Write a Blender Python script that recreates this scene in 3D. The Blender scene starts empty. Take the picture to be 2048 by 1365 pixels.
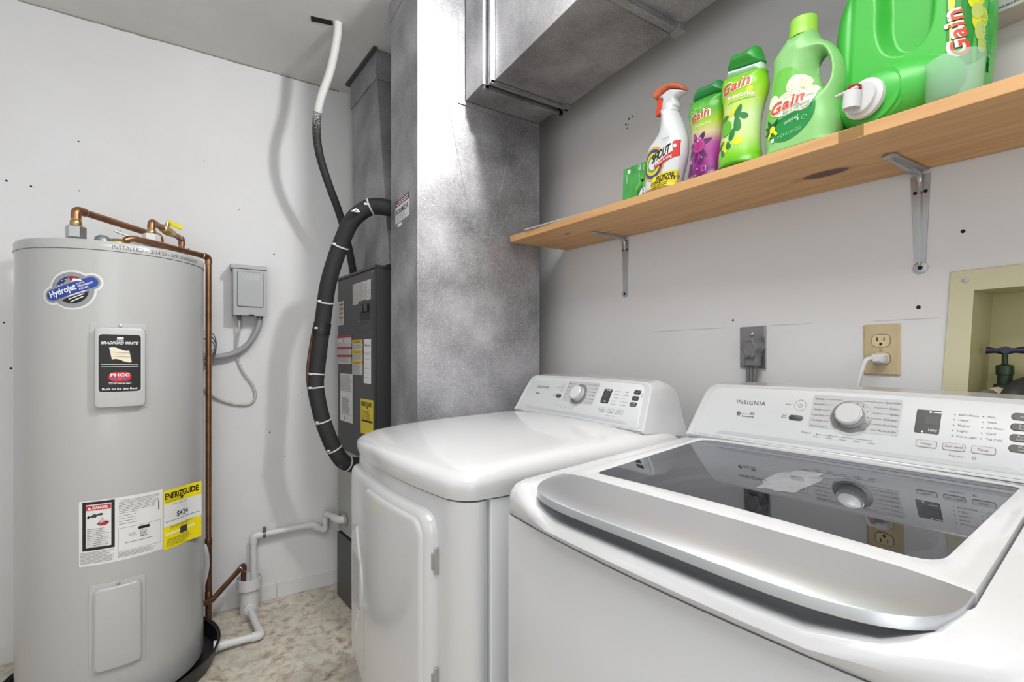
import bpy, bmesh, math, random
import numpy as np
from mathutils import Vector, Matrix
random.seed(7)
PI = math.pi
S = bpy.context.scene
C = S.collection
# ---------------------------------------------------------------- camera, light, exposure
PHI = math.radians(32.06)
cd = bpy.data.cameras.new('camera'); cam = bpy.data.objects.new('camera', cd); C.objects.link(cam)
cam.location = (0, 0, 1.21); cam.rotation_euler = (PI/2, 0, -PHI)
cd.sensor_width = 36; cd.lens = 950/2048*36; cd.shift_y = 29.5/2048; cd.clip_start = .02
S.camera = cam
S.view_settings.view_transform = 'Standard'; S.view_settings.look = 'None'
S.view_settings.gamma = 1; S.view_settings.use_curve_mapping = False
S.view_settings.exposure = 0.14
w = bpy.data.worlds.new('world'); S.world = w; w.use_nodes = True
w.node_tree.nodes['Background'].inputs[0].default_value = (.93, .96, 1, 1)
w.node_tree.nodes['Background'].inputs[1].default_value = .35
def lamp(name, kind, loc, power, col=(1, 1, 1), size=.1, rot=(0, 0, 0), sy=None):
    l = bpy.data.lights.new(name, kind); o = bpy.data.objects.new(name, l); C.objects.link(o)
    l.energy = power; l.color = col; o.location = loc; o.rotation_euler = rot
    if kind == 'AREA':
        l.size = size
        if sy: l.shape = 'RECTANGLE'; l.size_y = sy
    else: l.shadow_soft_size = size
    return o
lamp('ceiling_bulb_light', 'POINT', (.762, .82, 2.46), 50, (1, .985, .965), .04)
lamp('ceiling_fill', 'AREA', (-.05, .10, 2.60), 25, (1, .99, .97), 1.0, (0, 0, 0), 1.0)  # added overhead fill panel, lifts the general level; not an actual fixture
lamp('rear_fill', 'AREA', (-.5, -1.22, 1.25), 11, (.95, .975, 1), 1.3, (PI/2, 0, 0), 1.9)  # added soft fill before the closed rear wall; no doorway is modelled

# ---------------------------------------------------------------- materials
def lin(c):
    if isinstance(c, str):
        c = c.lstrip('#'); c = [int(c[i:i+2], 16)/255 for i in (0, 2, 4)]
    return tuple((x/12.92 if x <= .04045 else ((x+.055)/1.055)**2.4) for x in c)+(1,)
MC = {}
def M(name, col, rough=.5, metal=0, noise=None, bump=None, coat=0, spec=None, alpha=None, trans=None):
    if name in MC: return MC[name]
    m = bpy.data.materials.new(name); m.use_nodes = True; nt = m.node_tree; n = nt.nodes; L = nt.links
    b = n['Principled BSDF']; c = lin(col)
    b.inputs['Base Color'].default_value = c; b.inputs['Roughness'].default_value = rough
    b.inputs['Metallic'].default_value = metal; b.inputs['Coat Weight'].default_value = coat
    b.inputs['Coat Roughness'].default_value = .05
    if spec is not None: b.inputs['Specular IOR Level'].default_value = spec
    if alpha is not None: b.inputs['Alpha'].default_value = alpha
    if trans is not None: b.inputs['Transmission Weight'].default_value = trans
    tc = n.new('ShaderNodeTexCoord')
    if noise:
        sc, c2, lo, hi = noise[:4]
        t = n.new('ShaderNodeTexNoise'); t.inputs['Scale'].default_value = sc; t.inputs['Detail'].default_value = 6
        t.inputs['Roughness'].default_value = .6
        if len(noise) > 4:
            mp = n.new('ShaderNodeMapping'); mp.inputs['Scale'].default_value = noise[4]
            L.new(tc.outputs['Object'], mp.inputs[0]); L.new(mp.outputs[0], t.inputs[0])
        else: L.new(tc.outputs['Object'], t.inputs[0])
        r = n.new('ShaderNodeValToRGB'); r.color_ramp.elements[0].position = lo; r.color_ramp.elements[1].position = hi
        r.color_ramp.elements[0].color = c; r.color_ramp.elements[1].color = lin(c2)
        L.new(t.outputs[0], r.inputs[0]); L.new(r.outputs[0], b.inputs['Base Color'])
    if bump:
        t = n.new('ShaderNodeTexNoise'); t.inputs['Scale'].default_value = bump[0]; t.inputs['Detail'].default_value = 4
        L.new(tc.outputs['Object'], t.inputs[0])
        bp = n.new('ShaderNodeBump'); bp.inputs['Strength'].default_value = bump[1]; bp.inputs['Distance'].default_value = .002
        L.new(t.outputs[0], bp.inputs['Height']); L.new(bp.outputs[0], b.inputs['Normal'])
    MC[name] = m
    return m

def galv(name, base=.42, spread=.25, rough=.42, metal=.75):
    m = bpy.data.materials.new(name); m.use_nodes = True; nt = m.node_tree; n = nt.nodes; L = nt.links
    b = n['Principled BSDF']; b.inputs['Metallic'].default_value = metal
    tc = n.new('ShaderNodeTexCoord')
    v = n.new('ShaderNodeTexVoronoi'); v.inputs['Scale'].default_value = 150
    nz = n.new('ShaderNodeTexNoise'); nz.inputs['Scale'].default_value = 5; nz.inputs['Detail'].default_value = 7; nz.inputs['Roughness'].default_value = .52
    nf = n.new('ShaderNodeTexNoise'); nf.inputs['Scale'].default_value = 260; nf.inputs['Detail'].default_value = 2
    for t in (v, nz, nf): L.new(tc.outputs['Object'], t.inputs[0])
    sp = n.new('ShaderNodeSeparateColor'); L.new(v.outputs['Color'], sp.inputs[0])
    def math_(op, a, bb):
        q = n.new('ShaderNodeMath'); q.operation = op
        for i, x in enumerate((a, bb)):
            if isinstance(x, (int, float)): q.inputs[i].default_value = x
            else: L.new(x, q.inputs[i])
        return q.outputs[0]
    a = math_('MULTIPLY', math_('SUBTRACT', sp.outputs[0], .5), spread*.16)
    bb = math_('MULTIPLY', math_('SUBTRACT', nz.outputs[0], .5), spread*2.2)
    f = math_('MULTIPLY', math_('POWER', nf.outputs[0], 6), spread*4.5)
    s = math_('ADD', math_('ADD', a, bb), math_('ADD', f, base))
    cc = n.new('ShaderNodeCombineColor'); L.new(s, cc.inputs[0]); L.new(s, cc.inputs[1]); L.new(math_('MULTIPLY', s, 1.04), cc.inputs[2])
    L.new(cc.outputs[0], b.inputs['Base Color'])
    L.new(math_('ADD', math_('MULTIPLY', nz.outputs[0], .25), rough-.12), b.inputs['Roughness'])
    bp = n.new('ShaderNodeBump'); bp.inputs['Strength'].default_value = .10; bp.inputs['Distance'].default_value = .001
    L.new(sp.outputs[1], bp.inputs['Height']); L.new(bp.outputs[0], b.inputs['Normal'])
    return m

def wood_mat():
    m = bpy.data.materials.new('pine'); m.use_nodes = True; nt = m.node_tree; n = nt.nodes; L = nt.links
    b = n['Principled BSDF']; b.inputs['Roughness'].default_value = .5
    tc = n.new('ShaderNodeTexCoord')
    mp = n.new('ShaderNodeMapping'); mp.inputs['Scale'].default_value = (1, .07, 1); L.new(tc.outputs['Object'], mp.inputs[0])
    def kd(cx, cy, rx, ry):
        a = n.new('ShaderNodeVectorMath'); a.operation = 'SUBTRACT'; L.new(tc.outputs['Object'], a.inputs[0]); a.inputs[1].default_value = (cx, cy, 0)
        s = n.new('ShaderNodeVectorMath'); s.operation = 'MULTIPLY'; L.new(a.outputs[0], s.inputs[0]); s.inputs[1].default_value = (1/rx, 1/ry, 0)
        l = n.new('ShaderNodeVectorMath'); l.operation = 'LENGTH'; L.new(s.outputs[0], l.inputs[0])
        return l.outputs['Value']
    def mth(op, a, bb):
        q = n.new('ShaderNodeMath'); q.operation = op
        for i, x in enumerate((a, bb)):
            if isinstance(x, (int, float)): q.inputs[i].default_value = x
            else: L.new(x, q.inputs[i])
        return q.outputs[0]
    k1 = kd(.1407, .0, .020, .047); k2 = kd(.0760, .797, .008, .014)
    nz = n.new('ShaderNodeTexNoise'); nz.inputs['Scale'].default_value = 14; nz.inputs['Detail'].default_value = 5; L.new(mp.outputs[0], nz.inputs[0])
    sx = n.new('ShaderNodeSeparateXYZ'); L.new(tc.outputs['Object'], sx.inputs[0])
    # growth rings: distort lateral coordinate near knots
    bend = mth('DIVIDE', 1.0, mth('ADD', mth('POWER', k1, 2), 1.2))
    wv = mth('ADD', mth('MULTIPLY', sx.outputs[0], 95), mth('ADD', mth('MULTIPLY', nz.outputs[0], 34), mth('MULTIPLY', bend, 14)))
    sn = mth('MULTIPLY', mth('ADD', mth('SINE', wv, 0), 1), .5)
    r = n.new('ShaderNodeValToRGB'); r.color_ramp.elements[0].color = lin('#d2a066'); r.color_ramp.elements[1].color = lin('#bb854c')
    r.color_ramp.elements[0].position = .2; r.color_ramp.elements[1].position = 1
    L.new(sn, r.inputs[0])
    nb = n.new('ShaderNodeTexNoise'); nb.inputs['Scale'].default_value = 3; nb.inputs['Detail'].default_value = 3; L.new(mp.outputs[0], nb.inputs[0])
    mx0 = n.new('ShaderNodeMix'); mx0.data_type = 'RGBA'; L.new(nb.outputs[0], mx0.inputs[0]); L.new(r.outputs[0], mx0.inputs[6]); mx0.inputs[7].default_value = lin('#cda272')
    last = mx0.outputs[2]
    for k, edge in ((k1, 1.0), (k2, 1.0)):
        rr = n.new('ShaderNodeValToRGB'); e = rr.color_ramp.elements
        e[0].position = .0; e[0].color = (1, 1, 1, 1); e[1].position = .95; e[1].color = (.0, .0, .0, 1)
        e2 = e.new(.49); e2.color = (.95, .95, .95, 1); e3 = e.new(.56); e3.color = (.22, .22, .22, 1)
        L.new(mth('MULTIPLY', k, .55), rr.inputs[0])
        mx = n.new('ShaderNodeMix'); mx.data_type = 'RGBA'; L.new(rr.outputs[0], mx.inputs[0]); L.new(last, mx.inputs[6]); mx.inputs[7].default_value = lin('#55311c')
        last = mx.outputs[2]
    L.new(last, b.inputs['Base Color'])
    return m

def floor_mat():
    m = bpy.data.materials.new('vinyl_floor'); m.use_nodes = True; nt = m.node_tree; n = nt.nodes; L = nt.links
    b = n['Principled BSDF']; b.inputs['Roughness'].default_value = .45
    tc = n.new('ShaderNodeTexCoord')
    def nz(s, d, dist=0):
        t = n.new('ShaderNodeTexNoise'); t.inputs['Scale'].default_value = s; t.inputs['Detail'].default_value = d
        t.inputs['Distortion'].default_value = dist; t.inputs['Roughness'].default_value = .65; L.new(tc.outputs['Object'], t.inputs[0]); return t.outputs[0]
    r = n.new('ShaderNodeValToRGB'); e = r.color_ramp.elements
    e[0].position = .32; e[0].color = lin('#85775f'); e[1].position = .60; e[1].color = lin('#dcd4c6')
    a = e.new(.42); a.color = lin('#a89a84'); a = e.new(.5); a.color = lin('#cbc1b1')
    L.new(nz(24, 12, .35), r.inputs[0])
    r2 = n.new('ShaderNodeValToRGB'); e = r2.color_ramp.elements
    e[0].position = .40; e[0].color = (0, 0, 0, 1); e[1].position = .72; e[1].color = (1, 1, 1, 1)
    L.new(nz(7, 6, .3), r2.inputs[0])
    mx = n.new('ShaderNodeMix'); mx.data_type = 'RGBA'; L.new(r2.outputs[0], mx.inputs[0]); L.new(r.outputs[0], mx.inputs[6]); mx.inputs[7].default_value = lin('#c6c4b6')
    L.new(mx.outputs[2], b.inputs['Base Color'])
    return m

def glass_mat():
    m = bpy.data.materials.new('tinted_lid_glass'); m.use_nodes = True; nt = m.node_tree; n = nt.nodes; L = nt.links
    n.remove(n['Principled BSDF'])
    tr = n.new('ShaderNodeBsdfTransparent'); tr.inputs[0].default_value = (.20, .205, .215, 1)
    gl = n.new('ShaderNodeBsdfGlossy'); gl.inputs['Roughness'].default_value = .012; gl.inputs[0].default_value = (.95, .96, 1, 1)
    fr = n.new('ShaderNodeFresnel'); fr.inputs[0].default_value = 1.62
    mu = n.new('ShaderNodeMath'); mu.operation = 'MULTIPLY'; mu.inputs[1].default_value = 1.25; mu.use_clamp = True; L.new(fr.outputs[0], mu.inputs[0])
    mx = n.new('ShaderNodeMixShader'); L.new(mu.outputs[0], mx.inputs[0]); L.new(tr.outputs[0], mx.inputs[1]); L.new(gl.outputs[0], mx.inputs[2])
    L.new(mx.outputs[0], n['Material Output'].inputs[0])
    return m

WALL = M('wall_paint', '#e0e1e4', .75, noise=(2.2, '#dadada', .35, .75), bump=(45, .12))
WALL2 = M('wall_paint_right', '#dcdcdd', .75, noise=(2.0, '#d6d5d5', .35, .75), bump=(45, .1))
CEIL = M('ceiling_paint', '#d9d9d8', .85, noise=(5, '#d2d2d0', .3, .7), bump=(28, .5))
FLOOR = floor_mat(); PINE = wood_mat(); LIDGLASS = glass_mat()
GALV = galv('galvanised_steel', .33, .34, .50, .7); GALVD = galv('galvanised_steel_aged', .27, .24, .55, .6)
ENAM = M('white_enamel', '#c1c2c4', .2, coat=.45)
ENAM2 = M('white_plastic', '#d2d3d4', .33)
PANELW = M('console_panel', '#c6c8ca', .38)
PANELG = M('panel_grey_print', '#b4b5b7', .42)
STRIPG = M('console_strip_grey', '#aeb0b3', .42)
RINGG = M('dial_ring_grey', '#7b7c7c', .35, .3)
CHROME = M('chrome', '#d8d8d8', .15, 1)
DARKP = M('dark_display', '#2b2c2e', .3)
BTND = M('dark_button', '#3b3b3c', .4)
BTNG = M('grey_button', '#bdbdbe', .45)
BTNE = M('button_outline', '#8a8b8d', .5)
INK = M('ink_dark', '#3a3a3c', .6); INKG = M('ink_grey', '#6d6e70', .6); INKW = M('ink_white', '#e9e9e9', .6); INKP = M('ink_pale_grey', '#a9a6a2', .6)
BLACK = M('black_ink', '#111111', .5); RED = M('red_ink', '#c8281e', .5); BLUE = M('blue_ink', '#1d3f9a', .4); YEL = M('yellow_ink', '#e9d70e', .55)
SILV = M('brushed_silver_paint', '#c9ccd0', .33, .85)
SILVD = M('silver_edge', '#a5a3a0', .28, .75)
STEEL = M('tub_steel', '#7d7f82', .35, .8)
TANK = M('tank_enamel', '#b2b3b3', .28, coat=.3)
TANKC = M('access_cover_plastic', '#b9babb', .35)
COPPER = M('copper', '#a87a58', .36, .85, noise=(14, '#86624a', .42, .68))
COPPERD = M('copper_dull', '#7d5844', .42, .75, noise=(18, '#54402f', .4, .7))
BRASS = M('brass', '#bfa066', .3, .9)
NICKEL = M('nickel', '#b5b8ba', .3, .9)
SOLDER = M('solder', '#c9c6c0', .35, .8)
PVC = M('pvc', '#d9d9da', .35)
FOAM = M('black_foam', '#232426', .7, bump=(120, .3))
TAPE = M('black_tape', '#1a1b1c', .45)
TIE = M('cable_tie', '#c4c4c4', .5)
AHD = M('charcoal_cabinet', '#4b4b4c', .5, .25)
AHG = M('grey_cabinet', '#a6a8a5', .5, .2)
BOXG = M('grey_box_enamel', '#a3a7a9', .45, .1)
WHITE = M('paper_white', '#dcdcdc', .6); PAPER = M('paper_offwhite', '#cfcdc9', .6)
BEIGE = M('beige_plastic', '#c9c5a4', .5); BEIGED = M('beige_recess', '#b9b589', .55)
WOODPL = M('woodgrain_plate', '#c4b491', .45, noise=(22, '#b7a47e', .35, .7, (6, 1, .4)))
PLATEG = M('plate_steel', '#8d8f91', .35, .6)
PLUGG = M('grey_rubber', '#6e6e70', .5)
CORDW = M('white_cord', '#cfcfd0', .45)
ALU = M('stamped_steel', '#b8babc', .28, .85)
HOLE = M('hole_black', '#1c1b1a', .9)
CORD = M('grey_conduit', '#9a9ea3', .45)
ROMEX = M('white_cable', '#bdbdba', .5)
GREEN1 = M('green_box', '#3f9a48', .45, noise=(30, '#4fae4f', .4, .7))
GREENJ = M('green_jug', '#48b848', .34)
GREENS = M('soft_green', '#8cc77c', .36)
GREENC = M('green_cap', '#9bd24e', .35)
GREEND = M('deep_green', '#1f7a34', .4)
GREENF = M('lime_sleeve', '#7bc61f', .3)
GREENCAP = M('green_cap_dark', '#2f9436', .35)
GREENCAP2 = M('green_cap_teal', '#2f8a48', .35)
PURP = M('purple_print', '#8a1a72', .35); PURPD = M('dark_purple_print', '#4f1450', .35)
LIMEP = M('pale_lime_print', '#c9e07a', .4); LIMEY = M('lime_yellow_print', '#d6dc20', .4)
ORANGE = M('orange_plastic', '#e0532a', .4); ORED = M('gain_red', '#d8492a', .45)
CREAM = M('cream_print', '#e9e8d2', .5)
CLEARP = M('frosted_cup', '#bfe0cb', .3, alpha=.30)
BOTTLEW = M('white_bottle', '#d6d9dc', .35)
BLUEH = M('blue_handle', '#20243f', .4); VALVEB = M('aged_bronze', '#3b4a3c', .45, .7)
HOSEG = M('braided_hose', '#8f8f88', .35, .5); HOSEB = M('black_hose', '#2c2c2e', .5)
WIREG = M('wire_grey', '#6f7173', .5)

# ---------------------------------------------------------------- object helpers
MW = {}
def link(o): C.objects.link(o); return o
def thing(name, label, cat, loc=(0, 0, 0), rz=0, group=None, ry=0):
    o = link(bpy.data.objects.new(name, None)); o.location = loc; o.rotation_euler = (0, ry, rz); o.empty_display_size = .05
    o['label'] = label; o['category'] = cat
    if group: o['group'] = group
    MW[o.name] = Matrix.Translation(loc) @ Matrix.Rotation(rz, 4, 'Z') @ Matrix.Rotation(ry, 4, 'Y')
    return o
def part(name, bm, mat, parent=None, smooth=None, world=False, label=None, doubles=True, bevel=None, stuff=False):
    if isinstance(bm, bpy.types.Mesh): me = bm
    else:
        if doubles: bmesh.ops.remove_doubles(bm, verts=bm.verts, dist=1e-5)
        bmesh.ops.recalc_face_normals(bm, faces=bm.faces)
        if world and parent: bm.transform(MW[parent.name].inverted())
        me = bpy.data.meshes.new(name); bm.to_mesh(me); bm.free()
    me.name = name
    me.materials.append(mat)
    if smooth is not None:
        me.polygons.foreach_set('use_smooth', [True]*len(me.polygons))
        if smooth < 180: me.set_sharp_from_angle(angle=math.radians(smooth))
    o = link(bpy.data.objects.new(name, me)); o.parent = parent
    MW[o.name] = MW[parent.name] if parent else Matrix.Identity(4)
    if bevel:
        md = o.modifiers.new('bevel', 'BEVEL'); md.width = bevel; md.segments = 2; md.limit_method = 'ANGLE'
        if smooth is None:
            me.polygons.foreach_set('use_smooth', [True]*len(me.polygons)); me.set_sharp_from_angle(angle=math.radians(40))
    if label: o['label'] = label
    if stuff: o['kind'] = 'stuff'
    return o
def single(name, bm, mat, label, cat, group=None, **k):
    o = part(name, bm, mat, None, **k); o['label'] = label; o['category'] = cat
    if group: o['group'] = group
    return o
def struct(name, bm, mat, **k):
    o = part(name, bm, mat, None, **k); o['kind'] = 'structure'; return o
def B(): return bmesh.new()
def box(bm, x0, x1, y0, y1, z0, z1, mtx=None):
    m = Matrix.Translation(((x0+x1)/2, (y0+y1)/2, (z0+z1)/2)) @ Matrix.Diagonal((abs(x1-x0), abs(y1-y0), abs(z1-z0), 1))
    if mtx: m = mtx @ m
    bmesh.ops.create_cube(bm, size=1, matrix=m); return bm
def loft(bm, rings, close=True, cap0=True, cap1=True):
    vs = [[bm.verts.new(p) for p in r] for r in rings]; n = len(rings[0])
    for a, b in zip(vs, vs[1:]):
        for i in range(n if close else n-1):
            j = (i+1) % n
            bm.faces.new((a[i], a[j], b[j], b[i]))
    if cap0: bm.faces.new(vs[0][::-1])
    if cap1: bm.faces.new(vs[-1])
    return vs
def fillet(pts, r, n=6):
    P = [Vector(p) for p in pts]
    out = [P[0]]
    for a, b, c in zip(P, P[1:], P[2:]):
        u = (a-b); v = (c-b); d = min(r, u.length*.49, v.length*.49); u.normalize(); v.normalize()
        p0 = b+u*d; p2 = b+v*d
        for i in range(n+1):
            t = i/n; out.append(p0*(1-t)**2+b*2*t*(1-t)+p2*t*t)
    out.append(P[-1]); return out
def catmull(pts, n=6, closed=False):
    P = [Vector(p) for p in pts]; out = []; N = len(P)
    rng = range(N if closed else N-1)
    for i in rng:
        if closed: p0, p1, p2, p3 = P[i-1], P[i], P[(i+1) % N], P[(i+2) % N]
        else: p0, p1, p2, p3 = P[max(i-1, 0)], P[i], P[i+1], P[min(i+2, N-1)]
        for k in range(n):
            t = k/n
            out.append(.5*((2*p1)+(p2-p0)*t+(2*p0-5*p1+4*p2-p3)*t*t+(3*p1-p0-3*p2+p3)*t**3))
    if not closed: out.append(P[-1])
    return out
def tube(bm, pts, r, seg=14, cap=True, radii=None, flat=1.0):
    P = [Vector(p) for p in pts]; n = len(P); rings = []; up = None
    for i, p in enumerate(P):
        t = (P[min(i+1, n-1)]-P[max(i-1, 0)]).normalized()
        if up is None:
            up = Vector((0, 0, 1)) if abs(t.z) < .9 else Vector((1, 0, 0))
        u = (up-t*up.dot(t)).normalized(); v = t.cross(u); up = u
        rr = radii[i] if radii else r
        rings.append([p+u*math.cos(a)*rr+v*math.sin(a)*rr*flat for a in [2*PI*k/seg for k in range(seg)]])
    loft(bm, rings, True, cap, cap); return bm
def lathe(bm, prof, c=(0, 0, 0), axis=(0, 0, 1), seg=24):
    ax = Vector(axis).normalized(); u = (Vector((1, 0, 0)) if abs(ax.x) < .9 else Vector((0, 1, 0))); u = (u-ax*u.dot(ax)).normalized(); v = ax.cross(u); c = Vector(c)
    rings = [[c+ax*h+(u*math.cos(a)+v*math.sin(a))*max(r, 1e-5) for a in [2*PI*k/seg for k in range(seg)]] for r, h in prof]
    loft(bm, rings); return bm
def rr(x0, x1, y0, y1, r, n=6, m=1):
    """rounded rectangle outline, ccw, with m extra pieces per edge"""
    r = max(min(r, (x1-x0)/2-1e-4, (y1-y0)/2-1e-4), 1e-4); cs = ((x1-r, y0+r, -PI/2), (x1-r, y1-r, 0), (x0+r, y1-r, PI/2), (x0+r, y0+r, PI)); out = []
    for i, (cx, cy, a0) in enumerate(cs):
        arc = [(cx+r*math.cos(a0+PI/2*k/n), cy+r*math.sin(a0+PI/2*k/n)) for k in range(n+1)]
        out += arc
        nx = cs[(i+1) % 4]; q = (nx[0]+r*math.cos(nx[2]), nx[1]+r*math.sin(nx[2])); p = arc[-1]
        for k in range(1, m): out.append((p[0]+(q[0]-p[0])*k/m, p[1]+(q[1]-p[1])*k/m))
    return out
def inset2(pts, d):
    n = len(pts); out = []
    for i in range(n):
        a, b, c = Vector(pts[i-1]), Vector(pts[i]), Vector(pts[(i+1) % n])
        e1 = (b-a); e2 = (c-b)
        if e1.length < 1e-9 or e2.length < 1e-9: out.append(tuple(b)); continue
        n1 = Vector((-e1.y, e1.x)).normalized(); n2 = Vector((-e2.y, e2.x)).normalized(); nn = (n1+n2)
        nn = nn.normalized() if nn.length > 1e-6 else n1
        out.append(tuple(b+nn*d))
    return out
def area2(p): return sum(p[i-1][0]*p[i][1]-p[i][0]*p[i-1][1] for i in range(len(p)))/2
def ccw(p): p = list(p); return p if area2(p) > 0 else p[::-1]
def bend(bm, fn, step=None, stepz=None):
    """cut a flat mesh lying in (x, z, off) into strips and map it"""
    if step or stepz:
        for ax, st in ((0, step), (1, stepz)):
            if not st: continue
            lo = min(v.co[ax] for v in bm.verts); hi = max(v.co[ax] for v in bm.verts)
            k = math.floor(lo/st)+1
            while k*st < hi:
                no = [0, 0, 0]; no[ax] = 1; co = [0, 0, 0]; co[ax] = k*st
                bmesh.ops.bisect_plane(bm, geom=bm.verts[:]+bm.edges[:]+bm.faces[:], plane_co=co, plane_no=no)
                k += 1
    for v in bm.verts: v.co = fn(v.co.x, v.co.y, v.co.z)
    return bm
def solid(outline, levels, bm=None):
    """stack of insets of one outline: levels = (inset, off)"""
    bm = bm or B(); o = ccw(outline)
    loft(bm, [[(x, z, off) for x, z in (inset2(o, d) if abs(d) > 1e-9 else o)] for d, off in levels]); return bm
# flat print
FC = {}
def textmesh(s, bold=0, shear=0, space=1):
    k = (s, bold, shear, space)
    if k not in FC:
        c = bpy.data.curves.new('t', 'FONT'); c.body = s; c.offset = bold; c.shear = shear; c.space_character = space; c.resolution_u = 3
        o = bpy.data.objects.new('t', c); me = bpy.data.meshes.new_from_object(o)
        v = [(q.co.x, q.co.y) for q in me.vertices]; f = [tuple(p.vertices) for p in me.polygons]
        x0 = min(a for a, _ in v); x1 = max(a for a, _ in v)
        FC[k] = ([(a-x0, b) for a, b in v], f, x1-x0)
        bpy.data.objects.remove(o); bpy.data.meshes.remove(me); bpy.data.curves.remove(c)
    return FC[k]
def flat(items, off=0, bm=None):
    bm = bm or B()
    for it in items:
        k = it[0]
        if k == 'rect':
            x0, z0, x1, z1 = it[1:5]; bm.faces.new([bm.verts.new((x, z, off)) for x, z in ((x0, z0), (x1, z0), (x1, z1), (x0, z1))])
        elif k == 'poly': bm.faces.new([bm.verts.new((x, z, off)) for x, z in it[1]])
        elif k == 'circ':
            _, cx, cz, rx, rz = it[:5]; n = it[5] if len(it) > 5 else 24
            bm.faces.new([bm.verts.new((cx+rx*math.cos(2*PI*i/n), cz+rz*math.sin(2*PI*i/n), off)) for i in range(n)])
        elif k == 'ring':
            _, cx, cz, r0, r1 = it[:5]; n = 28; a0, a1 = (it[5], it[6]) if len(it) > 5 else (0, 2*PI)
            vs = [[bm.verts.new((cx+r*math.cos(a0+(a1-a0)*i/n), cz+r*math.sin(a0+(a1-a0)*i/n), off)) for i in range(n+1)] for r in (r0, r1)]
            for i in range(n): bm.faces.new((vs[0][i], vs[0][i+1], vs[1][i+1], vs[1][i]))
        elif k == 'line':
            _, xa, za, xb, zb, wd = it; d = Vector((xb-xa, zb-za)); nn = Vector((-d.y, d.x)).normalized()*wd/2
            bm.faces.new([bm.verts.new((p[0], p[1], off)) for p in ((xa-nn.x, za-nn.y), (xb-nn.x, zb-nn.y), (xb+nn.x, zb+nn.y), (xa+nn.x, za+nn.y))])
        elif k == 'text':
            _, s, x, z, h = it[:5]; o = it[5] if len(it) > 5 else {}
            v, f, wd = textmesh(s, o.get('bold', 0), o.get('shear', 0), o.get('space', 1))
            sc = h/.7; sx = sc
            if o.get('w'): sx = o['w']/wd
            W = wd*sx; al = o.get('al', 'l'); dx = {'l': 0, 'c': -W/2, 'r': -W}[al]; ca, sa = math.cos(o.get('rot', 0)), math.sin(o.get('rot', 0))
            vv = []
            for a, b in v:
                X, Z = a*sx+dx, b*sc-(h/2 if o.get('mid') else 0)
                if o.get('slant'): Z += X*o['slant']
                vv.append(bm.verts.new((x+X*ca-Z*sa, z+X*sa+Z*ca, off)))
            for p in f:
                try: bm.faces.new([vv[i] for i in p])
                except ValueError: pass
    return bm
def decal(parent, name, mat, fn, items, off=.0004, step=None, stepz=None, label=None):
    bm = bend(flat(items, off), fn, step, stepz)
    me = bpy.data.meshes.new(name); bm.to_mesh(me); bm.free(); me.materials.append(mat)
    o = link(bpy.data.objects.new(name, me)); o.parent = parent
    if label: o['label'] = label
    if len(items) > 1 or items[0][0] == 'text': o['kind'] = 'stuff'
    return o
def scribble(x0, x1, z0, z1, dz, h, rnd=None, seg=(.004, .012), gap=.0015, fill=1.0):
    """rows of tiny print as little bars"""
    R = rnd or random; out = []; z = z1
    while z-h >= z0-1e-9:
        x = x0; end = x0+(x1-x0)*(fill if fill < 1 else R.uniform(.7, 1))
        while x < end:
            l = min(R.uniform(*seg), end-x)
            out.append(('rect', x, z-h, x+l, z)); x += l+gap
        z -= dz
    return out
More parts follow.
